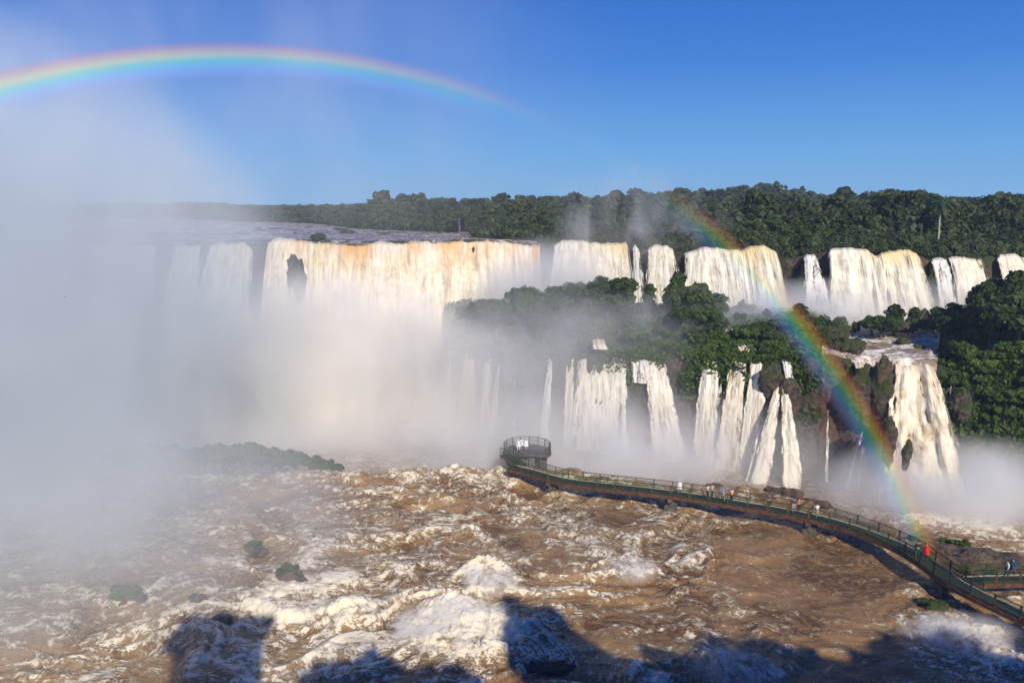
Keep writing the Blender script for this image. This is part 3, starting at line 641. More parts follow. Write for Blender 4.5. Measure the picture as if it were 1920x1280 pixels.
# wooded bank on the right
GB = 'trees of the steep wooded bank on the right'
bank = [(1880, 505, 108, 'oak', 'tallest dark tree of the right bank against the waterfall'), (1905, 512, 107, 'dense', None), (1940, 500, 106, 'oak', None), (1850, 560, 109, 'oak', None), (1822, 566, 112, 'wide', 'leafy tree at the left shoulder of the right bank'),
        (1795, 575, 113, 'wide', None), (1775, 585, 114, 'oak', 'tree leaning over the rapids at the edge of the right bank'), (1870, 545, 106, 'dense', None), (1915, 560, 104, 'wide', None), (1965, 530, 104, 'oak', None), (1990, 520, 104, 'dense', None)]
for px, py, r, k, lab in bank:
    g, h = z_fit(px, py, r + 4); s = max(.75, h / NAT[k]); plant(k, g, s, lab or 'dark green tree high on the right bank', 'tree', GB, min(1, h / NAT[k] / s))
rb = np.random.RandomState(77)
for i in range(34):
    px = rb.uniform(1790, 2000); t = theta(at_r(px, 600, 100)); r = float(r_foot(t)) + rb.uniform(1.1, 2.3); g = ground_at(px, r)
    if g[2] < 5: continue
    plant(['shrub_c', 'shrub', 'shrub_c'][i % 3], (g[0] * .994, g[1] * .994, g[2] - .4), rb.uniform(.7, 1.15), 'leafy shrub hanging on the cliff face of the right bank', 'shrub', 'shrubs hanging on the cliff of the right bank')
n = 0
while n < 64:
    px = rs.uniform(1765, 2010); t = theta(at_r(px, 600, 100)); r = float(r_foot(t)) + rs.uniform(1.6, 13)
    if px < 1800 and r < float(r_foot(t)) + 8: continue
    g = ground_at(px, r)
    k = rs.choice(['bright', 'bright', 'shrub_c', 'bright', 'shrub', 'shrub_c']); s = rs.uniform(.42, .7) if k in ('bright', 'oak') else rs.uniform(.9, 1.35)
    lab = 'bright green leafy shrub low on the right bank' if k in ('bright', 'shrub_c') else 'dark leafy shrub low on the right bank'
    plant(k, g, s, lab, 'shrub', lab.split()[0] + ' shrubs of the wooded bank on the right'); n += 1
# lip bush of the main fall, islets in the rapids
plant('shrub', tuple(at_r(597, 452, yr(597, 162))), 1.15, 'round green bush growing at the lip of the big waterfall', 'shrub', dz=-.9)
plant('shrub_c', tuple(at_r(617, 453, yr(617, 162))), .6, 'low dark bush just right of the round lip bush', 'shrub', dz=-.7)
for px, py, s, k, lab in [(366, 1122, .62, 'shrub_b', 'dark green bush in the rapids at the edge of the mist'), (540, 1078, 1.05, 'shrub', 'largest bush standing in the rapids, grey in the mist'), (475, 1028, .85, 'shrub', 'faint bush in the mist above the largest rapids bush'),
       (236, 1118, 1.1, 'shrub_c', 'faintest bush in the thick mist at the lower left'), (412, 1155, .42, 'shrub', 'small mossy bush beside the white runnel in the rapids')]:
    p = at_z(px, py, .1); plant(k, (p.x, p.y, -.25), s * .82, lab, 'shrub', 'bushes on rocks in the lower left rapids', .8)
for px, py, s in [(215, 880, 1.), (245, 880, 1.3), (280, 880, 1.45), (318, 880, 1.4), (350, 882, 1.15), (385, 882, 1.35), (420, 884, 1.5), (458, 884, 1.55), (492, 884, 1.4), (525, 886, 1.3), (555, 886, 1.15), (585, 888, 1.0), (610, 888, .8), (632, 888, .55)]:
    p = at_z(px, py, 0); plant(random.choice(['shrub', 'wide']) if s < 0 else 'shrub', tuple(p), s * 1.25, 'ghostly grey bush of the long islet deep in the mist', 'shrub', 'bushes of the misty islet on the left')

# forest on the plateau: individual trees along its front and skyline, the rest as one mass
front = curve([(300, 330), (430, 300), (600, 260), (690, 205), (760, 196), (880, 182), (960, 170), (1030, 166), (1100, 163), (1300, 156), (1450, 151), (1550, 148), (1720, 147), (1850, 149), (2100, 154)])
n = 0
while n < 96:
    px = rs.uniform(560, 1990); r = yr(px, float(front(px)) + rs.rand() ** 1.5 * 22)
    if px < 700: continue
    g = ground_at(px, r); k = rs.choice(['oak', 'wide', 'dense', 'oak', 'bright', 'wide', 'umbrella']); s = rs.uniform(.62, .95)
    if r < yr(px, front(px) + 6): s *= .7
    reg = 'above the big waterfall' if px < 1010 else 'behind the spray of the middle falls' if px < 1270 else 'behind the falls at the rainbow' if px < 1500 else 'above the falls on the right'
    lab = {'bright': 'yellow-green jungle tree ', 'umbrella': 'flat-topped jungle tree '}.get(k, 'dark jungle tree ') + 'on the plateau ' + reg
    plant(k, g, s, lab, 'tree', lab.replace('tree', 'trees', 1)); n += 1
for px, r, s, lab in [(1745, 150, 1.25, 'tall palm with a bare pale trunk above the right-hand falls'), (1448, 165, .9, 'palm with a drooping head behind the rainbow'), (1330, 170, .9, 'palm left of the rainbow in the plateau forest'), (1640, 160, .85, 'palm above the double-humped fall')]:
    plant('palm', ground_at(px, yr(px, r)), s, lab, 'palm')
for px, py, r, k, lab in [(1693, 360, 205, 'umbrella', 'wide flat-topped tree rising over the right skyline'), (1720, 364, 208, 'umbrella', 'right-hand partner of the wide flat-topped skyline tree'), (1425, 339, 560, 'oak', 'highest lone tree on the ridge skyline'), (1442, 341, 560, 'dense', 'small round tree beside the highest ridge tree'),
       (1490, 350, 560, 'dense', 'lone tree on the falling side of the ridge'), (1270, 345, 400, 'oak', 'tree at the left start of the high ridge'), (1290, 375, 200, 'oak', 'yellowish tree below the ridge left of the rainbow'), (700, 378, 235, 'wide', 'misty leading tree at the left end of the near forest')]:
    g, h = z_fit(px, py, r); h = max(h, 5); s = h / NAT[k]; plant(k, g, s, lab, 'tree')

def forest_mass():
    rs = np.random.RandomState(21); Vs = []
    pr = []
    for q in range(6):
        lb = crown_lobes(rs, 3.6, 3.6, 3.4, 9, ['dome', 'dome', 'tall', 'dome', 'umbrella', 'dome'][q]); lb.append((0, 0, 3.0, 2.4, 2.4, 2.4))
        pr.append(leaf_cloud(260, lb, 1.15, rs)); 
    prn = [leaf_cloud(700, crown_lobes(rs, 3.2, 4.2, 2.2, 10, 'dome') + [(0, 0, 2.0, 2.4, 2.4, 2.2)], .66, rs) for q in range(4)]
    N = 5200
    for i in range(N):
        px = rs.uniform(380, 2150); f0 = float(front(px)) + 8
        u = rs.rand() ** 2.1; r = yr(px, f0 + (680 - f0) * u)
        p = at_r(px, 600, r); t = theta(p); g = ground_z(t, r)
        s = rs.uniform(.6, 1.2) * (1 + .25 * noise3(p.x * .02, p.y * .02, 4.)) 
        if rs.rand() < .06: s *= 1.4
        if px < 700: s = min(s, .62 + .25 * rs.rand())
        base = prn[rs.randint(4)] if r < 260 else pr[rs.randint(6)]
        a = rs.rand() * 6.28; ca, sa = math.cos(a), math.sin(a)
        B = base * [s, s, s * rs.uniform(.85, 1.1)]
        Vs.append(np.stack([B[:, 0] * ca - B[:, 1] * sa + p.x, B[:, 0] * sa + B[:, 1] * ca + p.y, B[:, 2] + g - .6], -1))
    low = [leaf_cloud(420, [(0, 0, .9, 1.9, 1.9, 1.3), (1.1, .4, .9, 1.4, 1.4, 1.2), (-.9, -.7, 1.2, 1.3, 1.3, 1.3)], .62, rs) for q in range(4)]
    for i in range(1500):
        px = rs.uniform(900, 2150); t = theta(at_r(px, 600, 100)); r = float(r_up(t)) + 2.6 + rs.rand() ** 1.3 * 22
        if px < 1015 and r < yr(px, 164): continue
        p = at_r(px, 600, r); g = ground_z(t, r); s = rs.uniform(.5, 1.25) * (.55 if r < float(r_up(t)) + 5 else 1); a = rs.rand() * 6.28; ca, sa = math.cos(a), math.sin(a)
        B = low[rs.randint(4)] * s
        Vs.append(np.stack([B[:, 0] * ca - B[:, 1] * sa + p.x, B[:, 0] * sa + B[:, 1] * ca + p.y, B[:, 2] + g - .2], -1))
    for i in range(700):
        px = rs.uniform(-300, 480); r = yr(px, rs.uniform(330, 620)); p = at_r(px, 600, r); B = pr[rs.randint(6)] * rs.uniform(.7, 1.1)
        Vs.append(B + [p.x, p.y, ground_z(theta(p), r) - .6])
    V = np.concatenate(Vs); tn = np.concatenate([np.full(len(v), t_) for v, t_ in zip(Vs, rs.rand(len(Vs)))]); o = link('forest', np_mesh('forest', V, quads(V), False, {'tint': tn}), M['leaf_far'])
    tag(o, 'dense jungle stretching from behind the falls to the horizon', 'forest', kind='stuff')
forest_mass()

def undergrowth():
    rs = np.random.RandomState(31); C = []
    N = 90000
    px = rs.uniform(800, 2020, N); T = np.arctan2((px - 960) / F, 1.0) 
    Rn, Zn = profile(T); rf = r_foot(T); ru = r_up(T)
    onc = rs.rand(N) < .42
    r = np.where(onc, rf + rs.rand(N) * 2.6, rf + 2.2 + rs.rand(N) * (ru - rf - 4))
    z = np.array([np.interp(r[i], Rn[:, i], Zn[:, i]) for i in range(N)])
    X = r * np.sin(T); Y = r * np.cos(T)
    dens = noise3(X * .25, Y * .25, z * .2)
    keep = (dens > np.where(onc, np.where(px > 1770, -.2, .05), -.35)) & (z > np.where(onc, np.where(px > 1770, 2.5, 5.5), 0))
    strm = (px > 1560) & (px < 1765) & ~(onc & (px < 1660) & (px>1600)); keep &= ~strm | (onc & (px > 1600) & (px < 1655))
    X, Y, z, r = X[keep], Y[keep], z[keep], r[keep]; n = len(X)
    out = rs.rand(n) * .9
    d = rs.randn(n, 3); d /= np.linalg.norm(d, axis=1)[:, None]
    C = np.stack([X - X / r * out, Y - Y / r * out, z + rs.rand(n) * .7], -1)
    a = np.cross(d, rs.randn(n, 3)); a /= np.linalg.norm(a, axis=1)[:, None]; b = np.cross(d, a); s = rs.uniform(.14, .36, n)[:, None]
    V = np.stack([C - a * s - b * s * .7, C + a * s - b * s * .6, C + a * s * .9 + b * s * .7, C - a * s * .8 + b * s * .6], 1).reshape(-1, 3)
    o = link('undergrowth', np_mesh('undergrowth', V, quads(V), False), M['leaf_bright']); tag(o, 'low green growth clinging to the island ground and wet cliffs', 'undergrowth', kind='stuff')
undergrowth()
print('PLANTS', CNT)

# ------------------------------------------------------------------ spray and mist (real scattering volumes)
def mist(name, label, c, rad, dens, soft=1.6, nscale=.06, lo=.38, hi=.62, g=-.15, col=(.97, .975, .985), stretch=(1, 1, .55), seed=0, floor=0.0, rot=0):
    bm = bmesh.new(); bmesh.ops.create_icosphere(bm, subdivisions=3, radius=1)
    me = bpy.data.meshes.new(name); bm.to_mesh(me); bm.free()
    b = NB('mist'); p = b.pos(); ob = b.obj()
    L = b.vmath('LENGTH', ob)
    fall = b.math('POWER', b.math('SUBTRACT', 1.0, L, clamp=True), soft)
    q = b.vmath('ADD', b.vmath('MULTIPLY', p, stretch), (seed * 13.1, seed * 7.7, seed * 3.3))
    n = b.noise(q, nscale, 4, .6, .6)
    n = b.ramp(n, lo, hi, floor, 1.0)
    d = b.math('MULTIPLY', b.math('MULTIPLY', fall, n), dens)
    v = b.n('ShaderNodeVolumePrincipled'); v.inputs['Color'].default_value = (*col, 1)
    b.set(v.inputs['Density'], d); v.inputs['Anisotropy'].default_value = g
    b.t.links.new(v.outputs[0], b.out.inputs['Volume'])
    o = link(name, me, b.m); o.location = c; o.scale = rad; o.rotation_euler = (0, 0, rot)
    tag(o, label, 'mist', kind='stuff'); return o
mist('mist', 'thick blue-grey bank of mist filling the left side', (-86, 106, 13), (60, 84, 56), .22, 1.2, .05, lo=.40, hi=.60, floor=.16, g=-.12, col=(.86, .915, .93))
mist('mist', 'thin veil of spray drifting up into the sky on the left', (-70, 125, 52), (95, 60, 50), .020, 1.3, .03, lo=.38, hi=.7, seed=1)
mist('mist', 'bright plume of spray boiling up in front of the big curtain', (-33, 139, 0), (44, 17, 28), 1.15, 1.2, .075, lo=.4, hi=.6, seed=2, floor=.2, col=(.995, .97, .925), g=-.3)
mist('mist', 'pale spray at the foot of the island cliff', (16, 117, -3), (66, 17, 14), .34, 1.25, .10, seed=3, floor=.25)
mist('mist', 'spray at the foot of the upper falls', (66, 135, 17), (62, 10, 9), .62, 1.2, .10, seed=4, floor=.25)
mist('mist', 'thin plume rising over the forest above the middle falls', (24, 152, 33), (22, 12, 14), .16, 1.2, .12, lo=.40, hi=.7, seed=5)
mist('mist', 'white burst of spray below the large cascade', (60, 101, -2.5), (22, 12, 10.5), .85, 1.3, .13, seed=6, floor=.3)
mist('mist', 'light drift of spray over the left half of the island', (2, 124, 11), (32, 14, 17), .10, 1.2, .08, seed=7, floor=.3)
mist('mist', 'spray hanging in the corner between the big curtain and the next fall', (7, 149, 20), (17, 8, 13), .6, 1.2, .10, seed=9, floor=.3)
for c_, r_, lab in [(at_z(920, 1090, 1.2), (3.2, 2.2, 2.6), 'puff of spray over the tallest wave in the rapids'), (at_z(850, 1180, .8), (6.5, 5.0, 2.4), 'spray thrown up by the white water at bottom centre'), (at_z(1380, 1258, .8), (4.2, 3.0, 2.0), 'spray above the breaking wave at the bottom right of centre'), (at_z(1180, 1068, .8), (3.4, 2.2, 1.6), 'spray over the white wave in mid river'), (at_z(1810, 1195, .6), (6, 4, 1.8), 'spray above the foam beside the footbridge')]:
    mist('mist', lab, c_, r_, 1.1, 1.0, .5, lo=.40, hi=.62, seed=c_.x, floor=.05, stretch=(1, 1, 1), col=(.98, .965, .94), g=-.3)
mist('mist', 'low drifting spray over the lower left rapids', (-48, 80, 3), (36, 32, 17), .10, 1.1, .08, seed=8, floor=.15, col=(.90, .93, .95))
def haze():
    m = MBx(-420, 520, -60, 1500, -14, 75); b = NB('haze'); v = b.n('ShaderNodeVolumePrincipled')
    v.inputs['Color'].default_value = (.62, .80, 1, 1); v.inputs['Density'].default_value = .00028; b.t.links.new(v.outputs[0], b.out.inputs['Volume'])
    o = link('haze', m, b.m); tag(o, kind='stuff')
def MBx(x0, x1, y0, y1, z0, z1):
    bm = bmesh.new(); bmesh.ops.create_cube(bm, size=1); me = bpy.data.meshes.new('haze')
    for v in bm.verts: v.co = Vector((x0 if v.co.x < 0 else x1, y0 if v.co.y < 0 else y1, z0 if v.co.z < 0 else z1))
    bm.to_mesh(me); bm.free(); return me


# ------------------------------------------------------------------ footbridge, branch and viewing platform
_b = NB('rusting_green_steel'); _n = _b.noise(_b.obj(), .9, 5, .7)
_b.bsdf(_b.mix(_b.ramp(_n, .44, .58), (.028, .065, .03), (.17, .075, .03)), .55, .3, .1); M['steel'] = _b.m
M['mesh_g'] = simple_mat('green_wire_mesh', (.022, .075, .03), .5, .2, .35, 5)
M['beam'] = simple_mat('rusty_brown_beam', (.11, .052, .028), .75, 0, .45, 2.5)
M['deck'] = simple_mat('dark_deck_grating', (.045, .06, .045), .7, .2, .35, 6)
M['kerb'] = simple_mat('pale_kerb', (.60, .58, .50), .7, 0, .15, 3)
M['concrete'] = simple_mat('wet_concrete', (.11, .10, .09), .75, 0, .35, 2)
class MB:
    def __init__(s): s.V = []; s.F = []
    def bar(s, a, b, w, h, up=Vector((0, 0, 1))):
        a = Vector(a); b = Vector(b); t = (b - a).normalized()
        if abs(t.dot(up)) > .95: up = Vector((1, 0, 0))
        x = t.cross(up).normalized() * w * .5; y = x.cross(t).normalized() * h * .5; o = len(s.V)
        for p in (a, b):
            for sx_, sy_ in ((-1, -1), (1, -1), (1, 1), (-1, 1)): s.V.append(tuple(p + x * sx_ + y * sy_))
        s.F += [tuple(i + o for i in q) for q in ((0, 1, 2, 3), (7, 6, 5, 4), (0, 4, 5, 1), (1, 5, 6, 2), (2, 6, 7, 3), (3, 7, 4, 0))]
    def quadstrip(s, L, Rr, th):   # slab between two polylines
        n = len(L); o = len(s.V)
        for a, b in zip(L, Rr):
            a = Vector(a); b = Vector(b); s.V += [tuple(a), tuple(b), tuple(b - Vector((0, 0, th))), tuple(a - Vector((0, 0, th)))]
        for i in range(n - 1):
            for k in range(4): s.F.append((o + i * 4 + k, o + i * 4 + (k + 1) % 4, o + i * 4 + 4 + (k + 1) % 4, o + i * 4 + 4 + k))
        s.F += [(o, o + 1, o + 2, o + 3), (o + n * 4 - 1, o + n * 4 - 2, o + n * 4 - 3, o + n * 4 - 4)]
    def build(s, name, mat, parent=None):
        me = bpy.data.meshes.new(name); me.from_pydata(s.V, [], s.F); me.update()
        bm = bmesh.new(); bm.from_mesh(me); bmesh.ops.recalc_face_normals(bm, faces=bm.faces); bm.to_mesh(me); bm.free()
        return link(name, me, mat, parent)
ZB = 1.75      # underside of the beam; deck .5 above
BP = [(951, 884), (990, 893), (1045, 911), (1107, 919), (1217, 931), (1300, 941), (1372, 954), (1440, 965), (1500, 976), (1550, 986), (1596, 1001), (1645, 1020), (1692, 1039), (1716, 1058), (1750, 1084), (1786, 1111), (1842, 1136), (1920, 1174), (2040, 1232), (2200, 1310)]
bp = [at_z(x, y, ZB) for x, y in BP]
def resample(pts, step):
    d = [0]
    for a, b in zip(pts, pts[1:]): d.append(d[-1] + (b - a).length)
    n = max(2, round(d[-1] / step)); out = []
    for i in range(n + 1):
        s_ = d[-1] * i / n; out.append(Vector([float(np.interp(s_, d, [p[k] for p in pts])) for k in range(3)]))
    return out
def smooth_pts(p, it=2):
    for _ in range(it): p = [p[0]] + [(p[i - 1] + p[i] * 2 + p[i + 1]) / 4 for i in range(1, len(p) - 1)] + [p[-1]]
    return p
def railing(parent, a, b, infill=True, seed=0):
    """one railing panel a -> b at deck height"""
    m = MB(); up = Vector((0, 0, 1)); d = (b - a); L = d.length; t = d / L; H = 1.22
    for p in (a + t * .05, b - t * .05): m.bar(p - up * .05, p + up * H, .06, .06)
    m.bar(a + up * H, b + up * H, .07, .06); m.bar(a + up * .14, b + up * .14, .04, .04); m.bar(a + up * .62, b + up * .62, .035, .035)
    r = m.build('railing_panel', M['steel'], parent)
    if infill:
        g = MB(); n = int(L / .11)
        for i in range(1, n): p = a + t * (L * i / n); g.bar(p + up * .14, p + up * (H - .04), .014, .014)
        for k in range(1, 9): g.bar(a + t * .08 + up * (.14 + k * .118), b - t * .08 + up * (.14 + k * .118), .011, .011)
        g.build('wire_mesh', M['mesh_g'], r)
    return r
def bridge(name, label, near, width, far_skip=(), near_skip=(), side=1, step=2.35, piers=()):
    root = empty(name, (near[0].x, near[0].y, ZB)); off = Vector((near[0].x, near[0].y, ZB)); tag(root, label, 'footbridge')
    pts = smooth_pts(resample(near, step), 1); n = len(pts); nor = []
    for i in range(n):
        t = (pts[min(i + 1, n - 1)] - pts[max(i - 1, 0)]); t.z = 0; t.normalize(); nor.append(Vector((-t.y, t.x, 0)) * side)
    far = [p + nr * width for p, nr in zip(pts, nor)]
    P_ = lambda p, z=0: p - off + Vector((0, 0, z))
    m = MB(); m.quadstrip([P_(p, .5) for p in pts], [P_(p, .5) for p in far], .07); m.build('deck', M['deck'], root)
    for line in (pts, far):
        b = MB()
        for i in range(n - 1): b.bar(P_(line[i], .22), P_(line[i + 1], .22), .22, .44)
        b.build('side_beam', M['beam'], root)
    k = MB()
    for i in range(n - 1): k.bar(P_(far[i] - nor[i] * .14, .55), P_(far[i + 1] - nor[i + 1] * .14, .55), .10, .10)
    k.build('kerb', M['kerb'], root)
    for i in range(n - 1):
        if i not in near_skip: railing(root, P_(pts[i], .5), P_(pts[i + 1], .5))
        if i not in far_skip: railing(root, P_(far[i], .5), P_(far[i + 1], .5))
    for i in [q for q in piers if q < n]:
        c = (pts[i] + far[i]) / 2; q = MB(); t = nor[i]
        q.bar(P_(c - t * (width * .55), -.22), P_(c + t * (width * .55), -.22), .6, .5)
        q.bar(P_(c, -.3), P_(c, -4.5), 1.5, .7, up=t); q.build('pier', M['concrete'], root)
    return root, pts, far, nor
# the far side of the main bridge opens where the branch joins it
_tmp = smooth_pts(resample(bp, 2.35), 1)
def screen(p):
    d = p - Vector((0, 0, CAMZ)); dp = d.y * CP - d.z * SP
    return 960 + F * d.x / dp, 640 - F * (d.z * CP + d.y * SP) / dp
jn = [i for i, p in enumerate(_tmp) if 1815 < screen(p)[0] < 1872]
main, pts, far, nor = bridge('footbridge', 'long green railed footbridge curving across the brown rapids to the platform', bp, 1.75, far_skip=jn[:2], side=1, piers=range(3, 42, 7))
br = [at_z(1822, 1103, ZB), at_z(1870, 1101, ZB), at_z(1960, 1099, ZB), at_z(2140, 1098, ZB)]
bridge('footbridge', 'side branch of the footbridge leaving to the right edge', br, 1.5, side=1, piers=(5,))
def deck_at(px, f=.5):
    best = min(range(len(pts) - 1), key=lambda i: abs(screen(pts[i] + Vector((0, 0, .5)))[0] - px) )
    b2 = best + (1 if screen(pts[best])[0] < px else -1); b2 = max(0, min(len(pts) - 1, b2))
    x0, x1 = screen(pts[best])[0], screen(pts[b2])[0]; t = 0 if x1 == x0 else (px - x0) / (x1 - x0)
    p = pts[best].lerp(pts[b2], max(0, min(1, t))); q = far[best].lerp(far[b2], max(0, min(1, t))); r = p.lerp(q, f)
    return Vector((r.x, r.y, ZB + .51))

# round two-level viewing platform at the far end
def platform():
    c = at_z(989, 872, ZB) ; c = Vector((c.x, c.y + 2.2, 0)); px_m = F / (c.y * CP + (CAMZ - 4.5) * SP)
    rad = 45.5 / px_m; zt = at_r(990, 846, rr(c)).z
    root = empty('viewing_platform', (c.x, c.y, 0)); tag(root, 'round raised concrete viewing platform with green railing at the end of the footbridge', 'platform')
    dep = 1.0
    def ring(a, r, z): return Vector((math.cos(a) * r, math.sin(a) * r * dep, z))
    A = [R(-28) + (R(195) + R(28)) * i / 30 for i in range(31)]
    m = MB(); o = 0; N = len(A); bot = [ring(a, rad - .05, zt) for a in A]
    for z, r_ in ((zt, rad), (zt - .35, rad), (zt - .6, rad - .55)):
        for a in A: m.V.append(tuple(ring(a, r_, z)))
    for k in range(2):
        for i in range(N - 1): m.F.append((k * N + i, k * N + i + 1, (k + 1) * N + i + 1, (k + 1) * N + i))
    m.F.append(tuple(range(N))); m.F.append(tuple(range(3 * N - 1, 2 * N - 1, -1)))
    for k in range(2): m.F.append((k * N, (k + 1) * N, (k + 2) * N - 1, (k + 1) * N - 1))
    m.build('slab', M['concrete'], root)
    w = MB(); fl = MB(); 
    w.bar((-rad + .5, -.6, -3), (-rad + .5, -.6, zt - .4), 1.0, 3.4, up=Vector((0, 1, 0))); w.bar((-rad + 1.9, .8, -3), (-rad + 1.9, .8, zt - .5), 2.0, 2.6, up=Vector((0, 1, 0)))
    w.build('support_wall', M['concrete'], root)
    for x, y in ((rad * .70, .2), (rad * .45, rad * .5)):
        q = MB(); q.bar((x, y, -3), (x, y, zt - .5), .85, .7, up=Vector((0, 1, 0))); q.build('column', M['concrete'], root)
    q = MB(); q.bar((-1.3, 0, zt - .75), (rad * .8, .2, zt - .75), .5, .5); q.build('cross_beam', M['concrete'], root)
    AA = A[::3]
    for i in range(len(AA) - 1): railing(root, ring(AA[i], rad - .1, zt), ring(AA[i + 1], rad - .1, zt))
    # stair climbing along the left side
    a = Vector((-rad + 2.6, -3.6, ZB + .5)); b = Vector((-rad + .3, -1.2, zt)); stp = MB(); n = 14
    for i in range(n):
        p = a.lerp(b, i / (n - 1)); stp.bar(p + Vector((-.6, -.5, -.05)), p + Vector((.6, .5, -.05)), .35, .12)
    stp.build('stair', M['deck'], root)
    for s_ in (-1, 1):
        sh = Vector((.62 * s_, .5 * s_, 0)); rl = MB()
        rl.bar(a + sh + Vector((0, 0, 1.1)), b + sh + Vector((0, 0, 1.1)), .07, .07); rl.bar(a + sh + Vector((0, 0, .6)), b + sh + Vector((0, 0, .6)), .05, .05)
        for i in range(5): p = a.lerp(b, i / 4) + sh; rl.bar(p, p + Vector((0, 0, 1.1)), .06, .06)
        rl.build('handrail', M['mesh_g'], root)
        sg = MB(); sg.bar(a + sh + Vector((0, 0, -.15)), b + sh + Vector((0, 0, -.15)), .12, .35); sg.build('stringer', M['beam'], root)
    return c, zt, rad
PC, PZT, PRAD = platform()

# ------------------------------------------------------------------ rocks
def bare_rock():
    b = NB('bare_brown_rock'); p = b.pos(); n = b.noise(p, .8, 6, .7); n2 = b.noise(p, 3.2, 5, .7)
    c = b.mix(b.ramp(n, .35, .65), (.05, .036, .026), (.20, .14, .09)); c = b.mix(b.ramp(n2, .58, .72, 0, .7), c, (.42, .34, .26))
    b.bsdf(c, .5, .4, normal=b.bump(b.math('ADD', n, b.math('MULTIPLY', n2, .4)), 1, .6)); return b.m
M['bare'] = bare_rock()
def rock(px, py, sx, sy, sz, label, z=0.0, rot=0, y=None, seed=1, mat='rock', rough=.35, group=None, cat='rock'):
    bm = bmesh.new(); bmesh.ops.create_icosphere(bm, subdivisions=5, radius=1)
    me = bpy.data.meshes.new('rock'); bm.to_mesh(me); bm.free(); n = len(me.vertices)
    V = np.empty(n * 3, np.float32); me.vertices.foreach_get('co', V); V = V.reshape(-1, 3)
    W_ = V * [sx, sy, sz]; d = fbm(W_[:, 0] * .7 + seed, W_[:, 1] * .7, W_[:, 2] * .7, 5) * rough + fbm(W_[:, 0] * 2.1 + seed, W_[:, 1] * 2.1, W_[:, 2] * 1.4, 4) * rough * .35
    V = V * (1 + d[:, None] * np.array([1, 1, 1.2])) * [sx, sy, sz]
    me.vertices.foreach_set('co', V.ravel().astype(np.float32)); me.polygons.foreach_set('use_smooth', np.ones(len(me.polygons), bool)); me.update()
    o = link('rock', me, M[mat]); p = at_z(px, py, z) if y is None else at_r(px, py, yr(px, y)); o.location = p; o.rotation_euler = (0, 0, rot)
    return tag(o, label, cat, group)
rock(1820, 1052, 5.6, 2.8, 1.2, 'broad brown rock shelf awash behind the right end of the footbridge', .1, rot=-.35, seed=2, mat='bare')
rock(1745, 1022, 3.0, 1.6, .8, 'brown hump of rock where the person in red stands', .1, rot=-.2, seed=3, mat='bare')
rock(1470, 926, 2.6, 1.2, .9, 'brown boulder behind the middle of the footbridge', .3, rot=-.3, seed=4, mat='bare')
rock(1515, 942, 2.8, .9, .5, 'low stony ridge right of the brown boulder', .3, rot=-.4, seed=5, mat='bare')
rock(1338, 915, 1.6, .9, .55, 'small dark rock behind the walkers in the middle of the bridge', .2, seed=6, mat='bare')
rock(1748, 1135, 1.5, 1.0, .55, 'dark mossy rock in the foam below the footbridge', .1, seed=7)
rock(1020, 1250, 2.6, .7, .55, 'dark rock just breaking the foam at the bottom of the view', .0, seed=8, mat='bare')
rock(1440, 880, 3.0, 2.0, 2.2, 'dark wet boulder at the foot of the forked cascade', ZLOW, seed=9)
rock(1497, 890, 1.6, 1.4, 1.2, 'smaller wet boulder right of the forked cascade foot', ZLOW, seed=10)
rock(1366, 866, 1.6, 1.3, 1.3, 'wet boulder in the spray between the white falls', ZLOW, seed=11)
rock(970, 817, 2.6, 1.6, 1.5, 'dim boulder under the cliff behind the viewing platform', ZLOW, seed=12)
rock(1205, 765, 2.4, 1.3, 8.0, 'tall dark rounded rock face between the cream falls', seed=13, y=125.5, rough=.16)
rock(1622, 745, 2.4, 1.7, 4.6, 'mossy rock pillar left of the large cascade', seed=14, y=110, rough=.2, group='mossy pillars by the large cascade')
rock(1652, 735, 1.5, 1.5, 5.0, 'narrower mossy pillar touching the large cascade', seed=15, y=108.5, rough=.2, group='mossy pillars by the large cascade')
rock(1445, 712, 1.8, 1.2, 2.6, 'mossy knob of rock above the forked cascade', seed=16, y=115.5, rough=.22)
rock(1478, 745, 1.8, 1.2, 3.0, 'mossy bulge of cliff right of the forked cascade', seed=17, y=114.6, rough=.22)
rock(1588, 650, 2.5, 1.8, 1.3, 'rounded mossy boulder at the left bank of the stream', seed=18, y=116)
rock(1572, 632, 1.6, 1.2, .9, 'reddish brown boulders beside the stream rapids', seed=19, y=119)
rock(1577, 617, 1.9, 1.0, .6, 'flat brown rock at the head of the stream', seed=20, y=127)
rock(1556, 622, 1.2, 1.0, .8, 'small brown stone left of the flat rock', seed=21, y=122)
rock(1678, 612, 3.8, 1.4, .9, 'dark rock base under the clump of trees in the rapids', seed=22, y=125)
rock(1722, 650, .9, .7, .5, 'small dark stone near the right side of the stream', seed=23, y=118)
rock(1697, 640, 1.1, .8, .6, 'dark stone below the clump of trees in the stream', seed=24, y=120)
rock(1730, 600, 1.2, 1., 1.8, 'dark rock in the stream near the wooded bank', seed=26, y=129)
rock(1700, 852, .6, .6, 2.0, 'narrow dark rock rib low in the large cascade', seed=27, y=100.5, rough=.3)
rock(1668, 830, .9, .8, 3.5, 'dark wet rib at the left side of the large cascade', seed=28, y=103.5, rough=.3)
